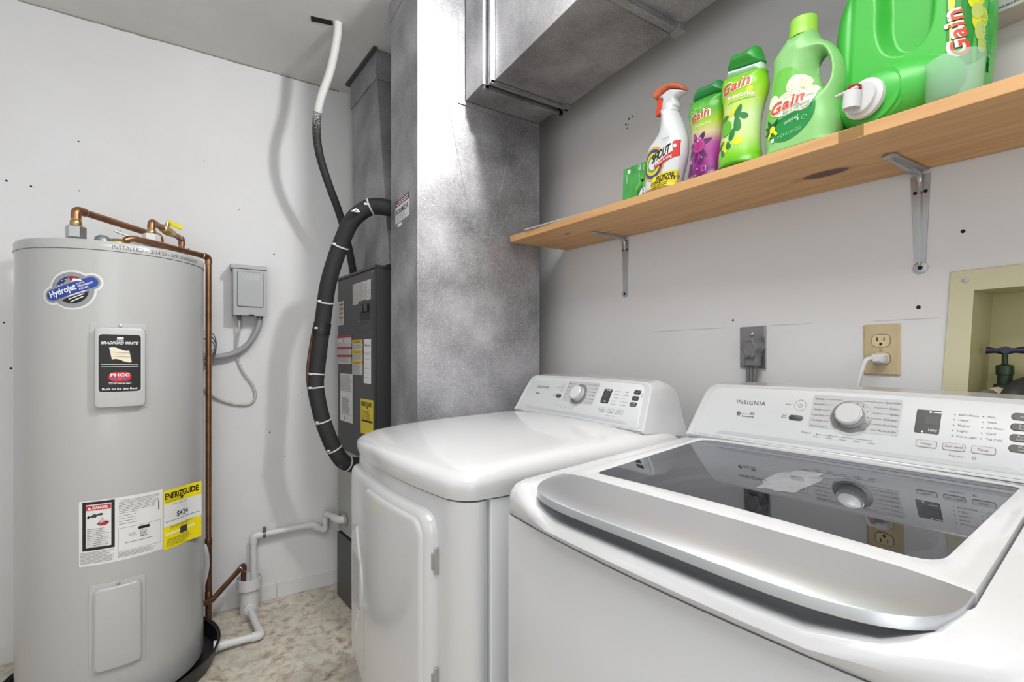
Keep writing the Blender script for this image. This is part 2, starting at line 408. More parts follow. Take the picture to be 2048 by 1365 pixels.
# inflated silhouettes (bottles)
class Inflate:
    def __init__(s, outline, Bd, R, hole=None, h=.0022, smooth=4, flatz=None, dent=None, fz=5.0, base=0):
        def sm(p): return np.array([tuple(v) for v in catmull([(a, b, 0) for a, b in p], smooth, True)])[:, :2] if smooth else np.array(p)
        s.polys = [sm(outline)]+([sm(hole)] if hole else []); s.B = Bd; s.R = R; s.flatz = flatz; s.dent = dent; s.fz = fz; s.base = base
        A = []; Bq = []
        for p in s.polys: A.append(p); Bq.append(np.roll(p, -1, 0))
        s.a = np.vstack(A); s.b = np.vstack(Bq); s.h = h
        s.wt = np.ones(len(s.a))
        if flatz is not None:
            for i in range(len(s.a)):
                if max(s.a[i, 1], s.b[i, 1]) < flatz: s.wt[i] = fz
    def dist(s, P, near=False):
        d = s.b-s.a; L = (d**2).sum(1)+1e-12; out = []; q = []
        for i in range(0, len(P), 4000):
            p = P[i:i+4000, None, :]; t = np.clip(((p-s.a)*d).sum(2)/L, 0, 1); c = s.a+t[..., None]*d
            e = np.sqrt(((p-c)**2).sum(2))
            if near:
                k = e.argmin(1); q.append(c[np.arange(len(k)), k]); out.append(e.min(1))
            else: out.append((e*s.wt).min(1))
        return (np.concatenate(out), np.vstack(q)) if near else np.concatenate(out)
    def inside(s, P):
        r = np.zeros(len(P), bool)
        for a, b in zip(s.a, s.b):
            if a[1] == b[1]: continue
            c = ((a[1] > P[:, 1]) != (b[1] > P[:, 1])) & (P[:, 0] < (b[0]-a[0])*(P[:, 1]-a[1])/(b[1]-a[1])+a[0])
            r ^= c
        return r
    def t(s, P):
        P = np.asarray(P, float).reshape(-1, 2); d = s.dist(P); t = s.B*np.sqrt(np.clip(1-(1-np.clip(d/s.R, 0, 1))**2, 0, 1))
        if s.dent: t = t-s.dent(P, t)
        return t
    def surf(s):
        def fn(x, z, off): return Vector((x, -float(s.t([(x, z)])[0])-off, z))
        return fn
    def mesh(s):
        lo = s.polys[0].min(0)-s.h; hi = s.polys[0].max(0)+s.h; nx = int((hi[0]-lo[0])/s.h)+1; nz = int((hi[1]-lo[1])/s.h)+1
        gx = lo[0]+np.arange(nx+1)*s.h; gz = lo[1]+np.arange(nz+1)*s.h
        cx, cz = np.meshgrid(gx[:-1]+s.h/2, gz[:-1]+s.h/2, indexing='ij'); ins = s.inside(np.c_[cx.ravel(), cz.ravel()]).reshape(nx, nz)
        cnt = np.zeros((nx+1, nz+1), int)
        for i in (0, 1):
            for j in (0, 1): cnt[i:nx+i, j:nz+j] += ins
        vx, vz = np.meshgrid(gx, gz, indexing='ij'); use = cnt > 0; ids = -np.ones(use.shape, int); ids[use] = np.arange(use.sum())
        P = np.c_[vx[use], vz[use]]; edge = cnt[use] < 4
        d, q = s.dist(P, True); P[edge] = q[edge]
        T = s.t(P); T[edge] = 0
        N = len(P); back = np.arange(N)+N; back[edge] = np.arange(N)[edge]
        V = np.vstack([np.c_[P[:, 0], -T, P[:, 1]], np.c_[P[:, 0], T, P[:, 1]]]).tolist(); F = []
        for i, j in zip(*np.nonzero(ins)):
            f = [ids[i, j], ids[i+1, j], ids[i+1, j+1], ids[i, j+1]]
            if len({tuple(np.round(P[k], 6)) for k in f}) < 3: continue
            F.append(f)
            g = [back[k] for k in f][::-1]
            if set(g) != set(f): F.append(g)
        me = bpy.data.meshes.new('m'); me.from_pydata(V, [], F); bm = B(); bm.from_mesh(me); bpy.data.meshes.remove(me)
        bmesh.ops.remove_doubles(bm, verts=bm.verts, dist=1e-6)
        bmesh.ops.delete(bm, geom=[v for v in bm.verts if not v.link_faces], context='VERTS')
        return bm
IDF = lambda x, z, off: Vector((x, -off, z))

# ================================================================ THE SETTING
DY, WX, HZ = 2.636, 1.245, 2.622
struct('floor', box(B(), -1.6, 1.5, -1.4, 2.8, -.05, 0), FLOOR)
struct('ceiling', box(B(), -1.6, 1.5, -1.4, 2.8, HZ, HZ+.05), CEIL)
wb = struct('wall_back', box(B(), -1.6, WX+.3, DY, DY+.1, 0, HZ), WALL)
bm = B()  # right wall with the opening for the recessed washer box
box(bm, WX, WX+.1, .328, DY, 0, HZ); box(bm, WX, WX+.1, -1.4, -.02, 0, HZ); box(bm, WX, WX+.1, -.02, .328, 0, 1.07); box(bm, WX, WX+.1, -.02, .328, 1.36, HZ)
wr = struct('wall_right', bm, WALL2)
struct('wall_left', box(B(), -1.65, -1.55, -1.4, 2.8, 0, HZ), WALL)
struct('wall_rear', box(B(), -1.6, 1.5, -1.4, -1.3, 0, HZ), WALL)
bb = struct('baseboard_back', box(B(), -1.55, .19, DY-.006, DY, .0, .072), PVC, bevel=.002)
part('baseboard_strip', box(B(), .1925, .262, DY-.006, DY, .0, .076), PVC, bb, bevel=.002)
part('baseboard_strip', box(B(), .2645, WX, DY-.006, DY, .0, .079), PVC, bb, bevel=.002)
# nail holes and pock marks
hm = B(); lathe(hm, [(.0001, .0004), (.0035, .0004), (.0035, -.0002)], seg=8)
me = bpy.data.meshes.new('nail_hole'); hm.to_mesh(me); hm.free(); me.materials.append(HOLE)
def hole(parent, loc, rot, s=1):
    o = link(bpy.data.objects.new('nail_hole', me)); o.parent = parent; o.location = loc; o.rotation_euler = rot; o.scale = (s, s, 1)
for x, z, s in ((-.4802, 2.1037, .9), (-.6926, 1.8976, 1.2), (-.6231, 1.8892, 1.1), (-.4786, 1.8978, .7), (-.0414, 2.1181, .7), (-.3457, 1.7496, .6), (.1, 1.9154, .8),
                (.2513, 1.7159, 1.1), (-.1011, 1.7011, .9), (.3011, 1.399, .6), (-.70, 1.34, 1.0), (-.68, 1.16, 1.2), (.232, .83, .9), (.30, .70, .7), (.38, 1.02, .6)):
    hole(wb, (x, DY, z), (PI/2, 0, 0), s)
for y, z, s in ((1.2066, 2.0499, 1.1), (1.192, 2.0524, 1.1), (1.2114, 2.0307, 1.0), (1.222, 2.037, 1.1), (1.215, 2.02, .8), (.3202, 1.4543, 1.1), (.3898, 1.3112, 1.2), (.8082, 1.3106, .9)):
    hole(wr, (WX, y, z), (0, -PI/2, 0), s)
# patched drywall seam on the right wall
pb = B()
for y0, y1, z0, z1 in ((.355, .47, 1.2870, 1.2885), (.60, .70, 1.2895, 1.2905), (.83, 1.10, 1.2905, 1.2915)):
    box(pb, WX-.0012, WX+.001, y0, y1, z0, z1)
part('drywall_seam', pb, M('seam_paint', '#cfcfce', .8), wr)
# crack line under the ceiling
cb = B(); x = -.66; zc = HZ
while x < .5:
    x2 = x+random.uniform(.03, .09); box(cb, x, x2, DY-.0015, DY+.001, HZ-.0035-random.uniform(0, .003), HZ+.001); x = x2
part('ceiling_crack', cb, M('crack_shadow', '#8c8a84', .9), wb)
# torn slot in the ceiling where the line set goes up
sb = B(); box(sb, -.055, .03, -.012, .018, -.002, .001, Matrix.Translation((.395, 2.115, HZ)) @ Matrix.Rotation(math.radians(-12), 4, 'Z'))
part('ceiling_slot', sb, HOLE, bpy.data.objects['ceiling'])

# ================================================================ DUCTWORK
d = thing('main_duct', 'tall rectangular galvanised duct riser, the big one in the middle standing behind the dryer', 'duct', (.856, 1.72, 0))
part('duct_body', box(B(), .598, 1.1135, 1.575, 1.867, .0, HZ), GALV, d, world=True, bevel=.0015)
bm = B(); box(bm, .5945, .5985, 1.575, 1.873, 2.545, HZ-.001); part('top_cleat', bm, GALV, d, world=True)
bm = B(); box(bm, .7535, .7715, 1.571, 1.5755, 2.141, 2.46); part('tap_flange', bm, GALV, d, world=True, bevel=.0008)
bm = B(); box(bm, .7535, 1.114, 1.5705, 1.5755, 2.132, 2.147); part('tap_flange', bm, GALV, d, world=True, bevel=.0008)
bm = B(); box(bm, 1.1085, 1.1165, 1.5705, 1.583, .3, 2.13); part('corner_seam', bm, GALVD, d, world=True, bevel=.001)
bm = B()
for a, b in (((.6448, 2.4228), (.9431, 1.0979)), ((.9819, 2.0344), (.7278, 1.0107))):
    tube(bm, [(a[0], 1.5752, a[1]), (b[0], 1.5752, b[1])], .0011, 4)
part('cross_break', bm, GALVD, d, world=True)
fn = lambda x, z, off: Vector((.598-off-.856, 1.72-(x), z))   # left face, x grows towards the camera side (-Y)
lf = lambda x, z, off: Vector((.598-off-.856, -x, z))
X0, X1 = -.0904, .0665
decal(d, 'installer_sticker', M('maroon_ink', '#5d2f3a', .5), lf, [('rect', X0, 1.783, X1-.004, 1.806)], .0006)
decal(d, 'installer_sticker', WHITE, lf, [('rect', X0, 1.721, X1, 1.783)], .0006)
decal(d, 'installer_sticker', M('sticker_grey', '#777a7c', .5), lf, [('rect', X0, 1.700, X1-.004, 1.721)], .0006)
decal(d, 'lettering', BLACK, lf, [('text', 'BORMIDA', X0+.008, 1.752, .021, {'w': .140, 'bold': .015})], .0012)
decal(d, 'lettering', INKW, lf, [('rect', X0+.03, 1.703, X0+.075, 1.715), ('rect', X0+.012, 1.788, X1-.02, 1.792), ('rect', X0+.03, 1.797, X1-.01, 1.800)], .0012)
decal(d, 'fine_print', INKG, lf, scribble(X0+.008, X1-.01, 1.724, 1.746, .006, .0018), .0012)

d = thing('branch_duct', 'horizontal galvanised branch duct running overhead along the right wall from the tall duct', 'duct', (.96, .9, 2.144))
part('collar', box(B(), .781, 1.108, 1.437, 1.5695, 2.147, HZ-.06), GALV, d, world=True, bevel=.0015)
part('duct_body', box(B(), .806, 1.122, .912, 1.395, 2.144, HZ-.05), GALV, d, world=True, bevel=.0015)
part('duct_body', box(B(), .808, 1.120, -.35, .886, 2.146, HZ-.05), GALV, d, world=True, bevel=.0015)
for y0, y1, gx, m in ((1.4375, 1.449, .008, GALV), (1.411, 1.4372, -.003, GALVD), (1.398, 1.4108, .007, GALV), (.885, .913, .009, GALV)):
    bm = B(); a, b, z = .798-gx, 1.122+gx, 2.142-gx
    box(bm, a, b, y0, y1, z, 2.147); box(bm, a, a+.018, y0, y1, z, HZ-.052); box(bm, b-.018, b, y0, y1, z, HZ-.052)
    part('drive_cleat' if m is GALV else 'canvas_joint', bm, m if m is GALV else M('joint_dark', '#3d4042', .6), d, world=True, bevel=.0015)
bm = B(); box(bm, 1.098, 1.126, 1.382, 1.40, 2.133, 2.146); part('corner_tab', bm, GALV, d, world=True, bevel=.001)
bm = B(); box(bm, 1.104, 1.134, .879, .918, 2.129, 2.146); part('corner_tab', bm, GALV, d, world=True, bevel=.001)
bm = B(); box(bm, .803, .812, .93, 1.39, 2.141, 2.149); part('bottom_seam', bm, GALV, d, world=True, bevel=.001)

# air handler (turned about 7 degrees)
AHA = (.5855, 2.03); AHR = math.atan2(.477, -.0575)   # direction of +u (away along the face)
ah = thing('air_handler', 'upright charcoal furnace cabinet with paper labels beside the tall duct', 'furnace', (AHA[0], AHA[1], 0), AHR)
# local x = along the front face away from the camera, local -y = into the cabinet... front normal is +y
def ahf(x, z, off): return Vector((.48-x, off, z))      # print x from the far edge (reader's left) to the near edge
part('upper_cabinet', box(B(), 0, .475, -.50, 0, .7466, 1.588), AHD, ah, bevel=.003)
part('top_panel', box(B(), -.004, .479, -.504, .006, 1.588, 1.600), AHD, ah, bevel=.001)
part('corner_post', box(B(), .0, .022, -.004, .004, .75, 1.586), M('cabinet_edge_dark', '#2a2a2b', .5), ah, bevel=.002)
part('lower_cabinet', box(B(), .002, .480, -.50, -.003, .335, .7466), AHG, ah, bevel=.003)
part('plenum_gap', box(B(), .006, .476, -.49, -.012, .322, .336), HOLE, ah)
part('return_plenum', box(B(), .0, .482, -.50, .002, 0, .322), M('plenum_dark', '#525456', .5, .3), ah, bevel=.003)
bm = B(); box(bm, .049, .181, -.001, .004, 1.358, 1.4535); box(bm, .03, .20, -.001, .0015, 1.325, 1.46)
part('breaker_cover', bm, AHD, ah, bevel=.001)
bm = B(); box(bm, .06, .17, .0, .0045, 1.368, 1.444); p = part('breaker_recess', bm, BLACK, ah)
for k in range(2):
    part('breaker_switch', box(B(), .072+k*.05, .110+k*.05, .002, .012, 1.405, 1.437), M('breaker_black', '#1d1d1e', .35), ah, bevel=.001)
screw = B(); lathe(screw, [(.0055, 0), (.0055, .002), (.003, .0035), (.0001, .0037)], axis=(0, 1, 0), seg=10)
sm_ = bpy.data.meshes.new('screw'); bmesh.ops.recalc_face_normals(screw, faces=screw.faces); screw.to_mesh(sm_); screw.free(); sm_.materials.append(NICKEL)
for x, z in ((.19, 1.367), (.035, 1.575), (.46, .72), (.30, .725), (.455, .50)):
    o = link(bpy.data.objects.new('screw', sm_)); o.parent = ah; o.location = (x, 0, z)
def u_(u): return .48-u
def lab(u1, z1, u0, z0, mat=PAPER, extra=(), nm='paper_label'):
    decal(ah, nm, mat, ahf, [('rect', u_(u1), z0, u_(u0), z1)], .0015)
lab(.268, 1.5448, .052, 1.448); decal(ah, 'wiring_diagram', INKG, ahf, scribble(u_(.262), u_(.06), 1.452, 1.538, .006, .0016, seg=(.006, .02), gap=.006)+[('rect', u_(.262)+k*.05, 1.462, u_(.262)+k*.05+.002, 1.53) for k in range(5)], .0022)
lab(.466, 1.480, .388, 1.362); decal(ah, 'fine_print', INKG, ahf, scribble(u_(.455), u_(.395), 1.366, 1.474, .006, .002, seg=(.01, .03)), .0022)
decal(ah, 'warning_stripe', M('rust_print', '#8c4a35', .6), ahf, [('rect', u_(.446), z, u_(.392), z+.006) for z in (1.462, 1.440, 1.418, 1.395)], .003)
lab(.478, 1.309, .283, 1.170); decal(ah, 'warning_stripe', M('maroon_print', '#a3293c', .6), ahf, [('rect', u_(.478), z, u_(.283), z+.0105) for z in (1.298, 1.242, 1.204)], .003)
decal(ah, 'fine_print', INKG, ahf, scribble(u_(.47), u_(.29), 1.213, 1.238, .0045, .0013)+scribble(u_(.47), u_(.29), 1.173, 1.201, .0045, .0013)+scribble(u_(.47), u_(.29), 1.255, 1.272, .0045, .0013)+[('poly', ((u_(.392), 1.294), (u_(.398), 1.283), (u_(.392), 1.276), (u_(.385), 1.283)))], .0022)
lab(.2743, 1.2832, .1452, 1.122); decal(ah, 'caution_stripe', M('caution_yellow', '#d8b81e', .6), ahf, [('rect', u_(.2743), z, u_(.1452), z+.016) for z in (1.267, 1.220, 1.171)], .003)
decal(ah, 'caution_lettering', INK, ahf, [('text', '! Caution', u_(.262), z+.004, .008, {'w': .09}) for z in (1.267, 1.220, 1.171)], .0045)
decal(ah, 'fine_print', INKG, ahf, scribble(u_(.27), u_(.15), 1.124, 1.166, .0045, .0013)+scribble(u_(.27), u_(.15), 1.19, 1.216, .0045, .0013)+scribble(u_(.27), u_(.15), 1.24, 1.262, .0045, .0013), .0022)
lab(.1335, 1.284, .050, 1.087, WHITE); decal(ah, 'lettering', INKG, ahf, [('text', 'Thermo', u_(.128), 1.252, .010, {'w': .066, 'bold': .02}), ('rect', u_(.128), 1.222, u_(.055), 1.2232)]+scribble(u_(.128), u_(.06), 1.10, 1.215, .02, .0012), .0022)
lab(.4374, 1.1226, .2679, .8894, WHITE); decal(ah, 'fine_print', INKG, ahf, scribble(u_(.43), u_(.275), 1.035, 1.116, .0048, .0015)+scribble(u_(.41), u_(.30), .93, 1.005, .0048, .0019, seg=(.01, .03))+[('rect', u_(.43), .925, u_(.275), .9262), ('circ', u_(.38), .905, .006, .012), ('circ', u_(.34), .908, .006, .004)], .0022)
lab(.1689, 1.0165, .024, .86, M('label_yellow', '#d2c02a', .6)); decal(ah, 'energy_lettering', BLACK, ahf, [('text', 'ENERGYGUIDE', u_(.16), .985, .019, {'w': .115, 'bold': .03}), ('poly', ((u_(.10), .982), (u_(.085), .982), (u_(.0925), .970))), ('rect', u_(.155), .915, u_(.035), .924)]+scribble(u_(.155), u_(.04), .93, .965, .008, .002, seg=(.01, .03)), .0022)

pl = thing('supply_plenum', 'tapered galvanised plenum rising from the charcoal furnace to the ceiling behind the tall duct', 'duct', (.75, 2.25, 1.6))
bm = B()
loft(bm, [[(.598, 2.49, 1.601), (.628, 1.985, 1.601), (1.05, 2.0, 1.601), (1.05, 2.5, 1.601)], [(.603, 2.515, 2.50), (.632, 2.185, 2.50), (1.05, 2.185, 2.50), (1.05, 2.515, 2.50)]])
part('duct_body', bm, GALVD, pl, world=True, bevel=.0015)
bm = B()
loft(bm, [[(.594, 2.525, 2.485), (.626, 2.176, 2.485), (1.05, 2.176, 2.485), (1.05, 2.525, 2.485)], [(.596, 2.527, HZ-.004), (.629, 2.180, HZ-.004), (1.05, 2.18, HZ-.004), (1.05, 2.527, HZ-.004)]])
part('top_collar', bm, GALVD, pl, world=True, bevel=.0015)
bm = B(); loft(bm, [[(.575, 2.545, HZ-.012), (.612, 2.165, HZ-.012), (.63, 2.165, HZ-.012), (.60, 2.545, HZ-.012)], [(.575, 2.545, HZ-.001), (.612, 2.165, HZ-.001), (.63, 2.165, HZ-.001), (.60, 2.545, HZ-.001)]])
part('ceiling_flange', bm, AHD, pl, world=True)

# insulated suction line and its ties
hs = thing('insulated_hose', 'thick black foam-insulated line looping out from the tall duct down into the furnace', 'pipe', (.5, 2.1, .75))
def pt(x, y, Y):  # real point on the plane Y for a measured bearing (metres)
    u = (x-1024)/950; s_, c_ = math.sin(PHI), math.cos(PHI); k = Y/(c_-u*s_)
    return Vector((k*(s_+u*c_), Y, 1.21+(712-y)/950*k))
HP = [pt(800, 420, 1.93), pt(782, 417, 1.935), pt(742, 414, 1.96), pt(705, 440, 2.01), pt(684, 483, 2.06), pt(667, 530, 2.1), pt(655, 575, 2.13), pt(648, 625, 2.16), pt(641, 680, 2.18), pt(634, 740, 2.2),
      pt(632, 775, 2.2), pt(641, 825, 2.2), pt(655, 868, 2.2), pt(672, 905, 2.2), pt(690, 926, 2.2), pt(712, 930, 2.22), pt(735, 925, 2.24)]
HS = catmull(HP, 5)
part('foam_sleeve', tube(B(), HS, .0335, 18), FOAM, hs, world=True, smooth=60)
for i, f in ((10, .6), (21, .0), (33, .2), (38, .4), (46, .0), (50, .8), (57, .2), (64, .5), (71, .4)):
    if i+1 < len(HS):
        a, b = HS[i], HS[i+1]; tt = (b-a).normalized()
        bm = B(); lathe(bm, [(.0325, -.003), (.0355, -.003), (.0358, .003), (.0325, .003)], a, tt, 20)
        q = a+Vector((-.028, -.024, 0)); box(bm, q.x-.006, q.x+.006, q.y-.005, q.y+.005, q.z-.004, q.z+.004)
        part('cable_tie', bm, TIE, hs, world=True)
bm = B(); tube(bm, HS[37:40], .0362, 18); part('tape_wrap', bm, TAPE, hs, world=True, smooth=60)
part('copper_line', tube(B(), catmull([pt(629, 655, 2.2), pt(621, 700, 2.22), pt(616, 745, 2.22), pt(620, 790, 2.22), pt(634, 845, 2.22), pt(650, 890, 2.22)], 5), .008, 8), COPPERD, hs, world=True, smooth=60)
bm = B()
for i in range(9):
    q = pt(708+random.uniform(-8, 8), 424+random.uniform(-3, 3), 1.965); q.y -= .01
    box(bm, q.x-.006, q.x+.006, q.y-.012, q.y, q.z-.002, q.z+.002, None)
part('foil_scrap', bm, NICKEL, hs, world=True)
ln = thing('refrigerant_line', 'slimmer bending line from the ceiling to the furnace top, white above and black below', 'pipe', (.45, 2.1, 2.6))
LP = [pt(676, 40, 2.10), pt(674, 75, 2.11), pt(661, 140, 2.14), pt(641, 200, 2.17), pt(633, 250, 2.2), pt(638, 305, 2.23), pt(656, 365, 2.26), pt(678, 425, 2.29), pt(695, 485, 2.32), pt(707, 548, 2.35)]
LS = catmull(LP, 8)
k = 28
def overspray():
    m = bpy.data.materials.new('overspray'); m.use_nodes = True; nt = m.node_tree; n = nt.nodes; L = nt.links; b = n['Principled BSDF']; b.inputs['Roughness'].default_value = .6
    tc = n.new('ShaderNodeTexCoord'); sx = n.new('ShaderNodeSeparateXYZ'); L.new(tc.outputs['Object'], sx.inputs[0])
    mr = n.new('ShaderNodeMapRange'); mr.inputs[1].default_value = 2.16-2.6; mr.inputs[2].default_value = 2.36-2.6; L.new(sx.outputs[2], mr.inputs[0])
    nz = n.new('ShaderNodeTexNoise'); nz.inputs['Scale'].default_value = 420; nz.inputs['Detail'].default_value = 3; L.new(tc.outputs['Object'], nz.inputs[0])
    a = n.new('ShaderNodeMath'); a.operation = 'MULTIPLY_ADD'; L.new(nz.outputs[0], a.inputs[0]); a.inputs[1].default_value = 3.0; L.new(mr.outputs[0], a.inputs[2])
    r = n.new('ShaderNodeValToRGB'); e = r.color_ramp.elements; e[0].position = .49; e[0].color = lin('#1f2022'); e[1].position = .53; e[1].color = lin('#c9c9c8')
    sc = n.new('ShaderNodeMath'); sc.operation = 'MULTIPLY_ADD'; sc.inputs[1].default_value = .5; sc.inputs[2].default_value = -.5; L.new(a.outputs[0], sc.inputs[0]); L.new(sc.outputs[0], r.inputs[0]); L.new(r.outputs[0], b.inputs['Base Color']); return m
part('painted_section', tube(B(), LS[:k+1], .0175, 14), M('white_overspray', '#c9c9c8', .6, noise=(60, '#8a8a88', .62, .72)), ln, world=True, smooth=60)
part('overspray_section', tube(B(), LS[k:k+13], .0176, 14), overspray(), ln, world=True, smooth=60)
part('foam_sleeve', tube(B(), LS[k+12:], .0175, 14), FOAM, ln, world=True, smooth=60)

# ================================================================ WATER HEATER
TX, TY, TR = -.3054, 2.2796, .268
wh = thing('water_heater', 'tall grey cylindrical water heater with stickers standing in a black pan', 'water heater', (TX, TY, .03))
def cyl(x, z, off):
    a = x/TR; r = TR+off; return Vector((r*math.sin(a), -r*math.cos(a), z-.03))
def cz(prof, **k): return lathe(B(), prof, seg=96)
part('tank_jacket', cz([(.10, 0), (TR-.012, 0), (TR-.002, .008), (TR, .02), (TR, 1.522), (.1, 1.522)]), TANK, wh, smooth=40)
part('top_lid', cz([(TR-.002, 1.5225), (TR+.003, 1.5235), (TR+.003, 1.5275), (TR+.0015, 1.529), (TR+.0015, 1.550), (TR-.002, 1.5545), (.02, 1.556)]), TANK, wh, smooth=40)
D_ = lambda a: math.radians(a)*TR
def cover(a0, a1, z0, z1, ins, h, mt=None):
    bm = solid(rr(D_(a0)-.014, D_(a1)+.012, z0-.006, z1+.014, .008, 3), [(0, 0), (0, .0025), (.002, .003)])
    bend(bm, cyl, .012); c = part('access_cover', bm, TANK, wh, smooth=35)
    bm = solid(rr(D_(a0), D_(a1), z0, z1, .014, 5), [(0, .002), (.0005, h*.75), (.003, h*.93), (.008, h)])
    bend(bm, cyl, .012); part('cover_panel', bm, mt or TANKC, c, smooth=35)
    bm = B(); lathe(bm, [(.005, 0), (.005, .004), (.0001, .006)], cyl((D_(a0)+D_(a1))/2, z1+.006, .002), (math.sin((D_(a0)+D_(a1))/2/TR), -math.cos((D_(a0)+D_(a1))/2/TR), 0), 10)
    part('cover_screw', bm, NICKEL, c)
cover(-4.2, 22.3, 1.041, 1.303, 0, .024); cover(-4.8, 20.7, .187, .456, 0, .014, TANK)
def C_(a, z, off): return cyl(a, z, off)
def wdec(name, mat, items, off, parent=wh, step=.012): return decal(parent, name, mat, cyl, items, off, step)
# brand plate on the upper cover
a0, a1, z0, z1 = D_(-1.7), D_(19.3), 1.093, 1.279; cxm = (a0+a1)/2; O0 = .0245
wdec('maker_plate', M('plate_edge', '#c9c9c9', .4), [('poly', rr(a0-.002, a1+.002, z0-.002, z1+.002, .010, 4))], O0)
wdec('maker_plate', BLACK, [('poly', rr(a0, a1, z0, z1, .009, 4))], O0+.0006)
def flag(cx, cz_, w_, h_, n=10):
    f = lambda s: .010*math.sin(s*PI*1.6+.5)*(h_/.05)
    xs = [cx-w_/2+w_*i/n for i in range(n+1)]
    return [(x+.004, cz_-h_/2+f(i/n)*.6-.004*i/n) for i, x in enumerate(xs)]+[(x-.002, cz_+h_/2+f(i/n)*.6-.004*i/n) for i, x in reversed(list(enumerate(xs)))]
wdec('brand_lettering', INKW, [('text', 'BRADFORD WHITE', cxm, 1.2475, .0085, {'al': 'c', 'w': .088, 'bold': .03, 'shear': .35}), ('rect', cxm-.008, 1.260, cxm+.008, 1.262), ('rect', cxm-.007, 1.264, cxm+.008, 1.270),
     ('text', 'Built to be the Best', cxm, 1.0995, .0065, {'al': 'c', 'w': .082, 'bold': .02}), ('rect', a0+.006, 1.181, a1-.006, 1.1822), ('rect', a0+.006, 1.174, a1-.006, 1.1752)]+scribble(cxm-.026, cxm+.026, 1.117, 1.124, .004, .0018, fill=.999), O0+.0012)
wdec('flag_logo', M('flag_cream', '#e6dcc4', .5), [('poly', flag(cxm, 1.215, .046, .038))], O0+.0012)
wdec('flag_logo', M('flag_line', '#8d8371', .5), [('poly', [(x, z+.0012) for x, z in flag(cxm, 1.215+dz, .046, .0004)[:11]]+flag(cxm, 1.215+dz, .046, .0004)[11:]) for dz in (-.006, .007)]+[('rect', cxm-.012, 1.2145, cxm+.012, 1.216)], O0+.0018)
wdec('association_logo', M('logo_red', '#c3222e', .4), [('poly', rr(cxm-.026, cxm+.026, 1.127, 1.157, .013, 8))], O0+.0012)
wdec('association_logo', INKW, [('text', 'PHCC', cxm, 1.143, .009, {'al': 'c', 'w': .044, 'bold': .03})], O0+.0018)
wdec('association_logo', M('logo_blue', '#5566aa', .4), [('circ', cxm-.012, 1.136, .004, .005), ('circ', cxm+.011, 1.136, .004, .005)], O0+.0018)
wdec('association_logo', ORANGE, [('circ', cxm, 1.136, .004, .005)], O0+.0018)
# round sticker with a slanted capsule
lx, lz, lr = D_(-17), 1.4195, .054
def rot2(pts, a, cx, cz_): return [(cx+x*math.cos(a)-z*math.sin(a), cz_+x*math.sin(a)+z*math.cos(a)) for x, z in pts]
ang = math.radians(24); cc = (D_(-17.3), 1.4235)
cap = lambda L_, H_: rot2(rr(-L_/2, L_/2, -H_/2, H_/2, H_/2, 8), ang, *cc)
circ = lambda r: ('circ', lx, lz, r, r, 40)
wdec('round_sticker', WHITE, [circ(lr+.009)], .0004); wdec('round_sticker', WHITE, [('poly', cap(.172, .060))], .0007)
wdec('round_sticker', M('sticker_mid_grey', '#8f9193', .4), [circ(lr+.003)], .0011)
wdec('round_sticker', M('sticker_mid_grey2', '#8f9193', .4), [('poly', cap(.158, .046))], .0018)
def arcseg(a0, a1, r, n=20): return [(lx+r*math.cos(a0+(a1-a0)*i/n), lz+r*math.sin(a0+(a1-a0)*i/n)) for i in range(n+1)]
wdec('sticker_flag', M('navy', '#22336e', .4), [('poly', arcseg(math.radians(100), math.radians(200), .044))], .0015)
wdec('sticker_flag', M('crimson', '#8b1c2c', .4), [('poly', arcseg(math.radians(28), math.radians(103), .044)+[(lx, lz+.02)])], .0015)
wdec('sticker_stars', INKW, [('circ', lx-.018+dx, lz+.022+dz, .0018, .0018, 8) for dx, dz in ((0, 0), (-.009, -.005), (-.017, -.010), (.002, .010), (-.008, .006))]+[('poly', ((lx-.002, lz+.026), (lx+.004, lz+.037), (lx+.022, lz+.035), (lx+.028, lz+.029), (lx+.012, lz+.028)))], .0024)
wdec('sticker_base', BLACK, [('poly', arcseg(math.radians(232), math.radians(372), .043))], .0015)
wdec('fine_print', INKW, [('line', lx-.012+.004*i, lz-.021-.009*i, lx+.034-.002*i, lz-.001-.009*i, .0028) for i in range(3)], .0022)
wdec('sticker_capsule', BLUE, [('poly', cap(.146, .034))], .0024)
wdec('sticker_lettering', INKW, [('text', 'Hydrojet', *rot2([(-.064, -.006)], ang, *cc)[0], .019, {'rot': ang, 'w': .078, 'bold': .03, 'shear': .1})]+[('text', t_, *rot2([(.018, .005-.0085*i)], ang, *cc)[0], .0055, {'rot': ang, 'w': wq, 'bold': .02, 'shear': .2}) for i, (t_, wq) in enumerate((('TOTAL', .022), ('PERFORMANCE', .042), ('SYSTEM', .026)))], .0030)
# instruction label
WA0, WA1, WZ0, WZ1 = D_(-13.2), D_(34.3), .534, .743
wdec('instruction_label', WHITE, [('poly', rr(WA0, WA1, WZ0, WZ1, .003, 2))], .0006)
def frame(x0, z0, x1, z1, w_): return [('rect', x0, z0, x1, z0+w_), ('rect', x0, z1-w_, x1, z1), ('rect', x0, z0+w_, x0+w_, z1-w_), ('rect', x1-w_, z0+w_, x1, z1-w_)]
dx0, dx1, dz0, dz1 = D_(-11.3), D_(6), .583, .739
wdec('danger_frame', BLACK, frame(dx0, dz0, dx1, dz1, .0085), .0012)
wdec('danger_banner', RED, [('poly', rr(dx0+.0095, dx1-.0095, dz1-.027, dz1-.012, .003, 3))], .0018)
wdec('danger_lettering', INKW, [('text', 'DANGER', dx0+.026, dz1-.0235, .0085, {'w': .038, 'bold': .035}), ('poly', ((dx0+.013, dz1-.0245), (dx0+.023, dz1-.0245), (dx0+.018, dz1-.0145)))], .0024)
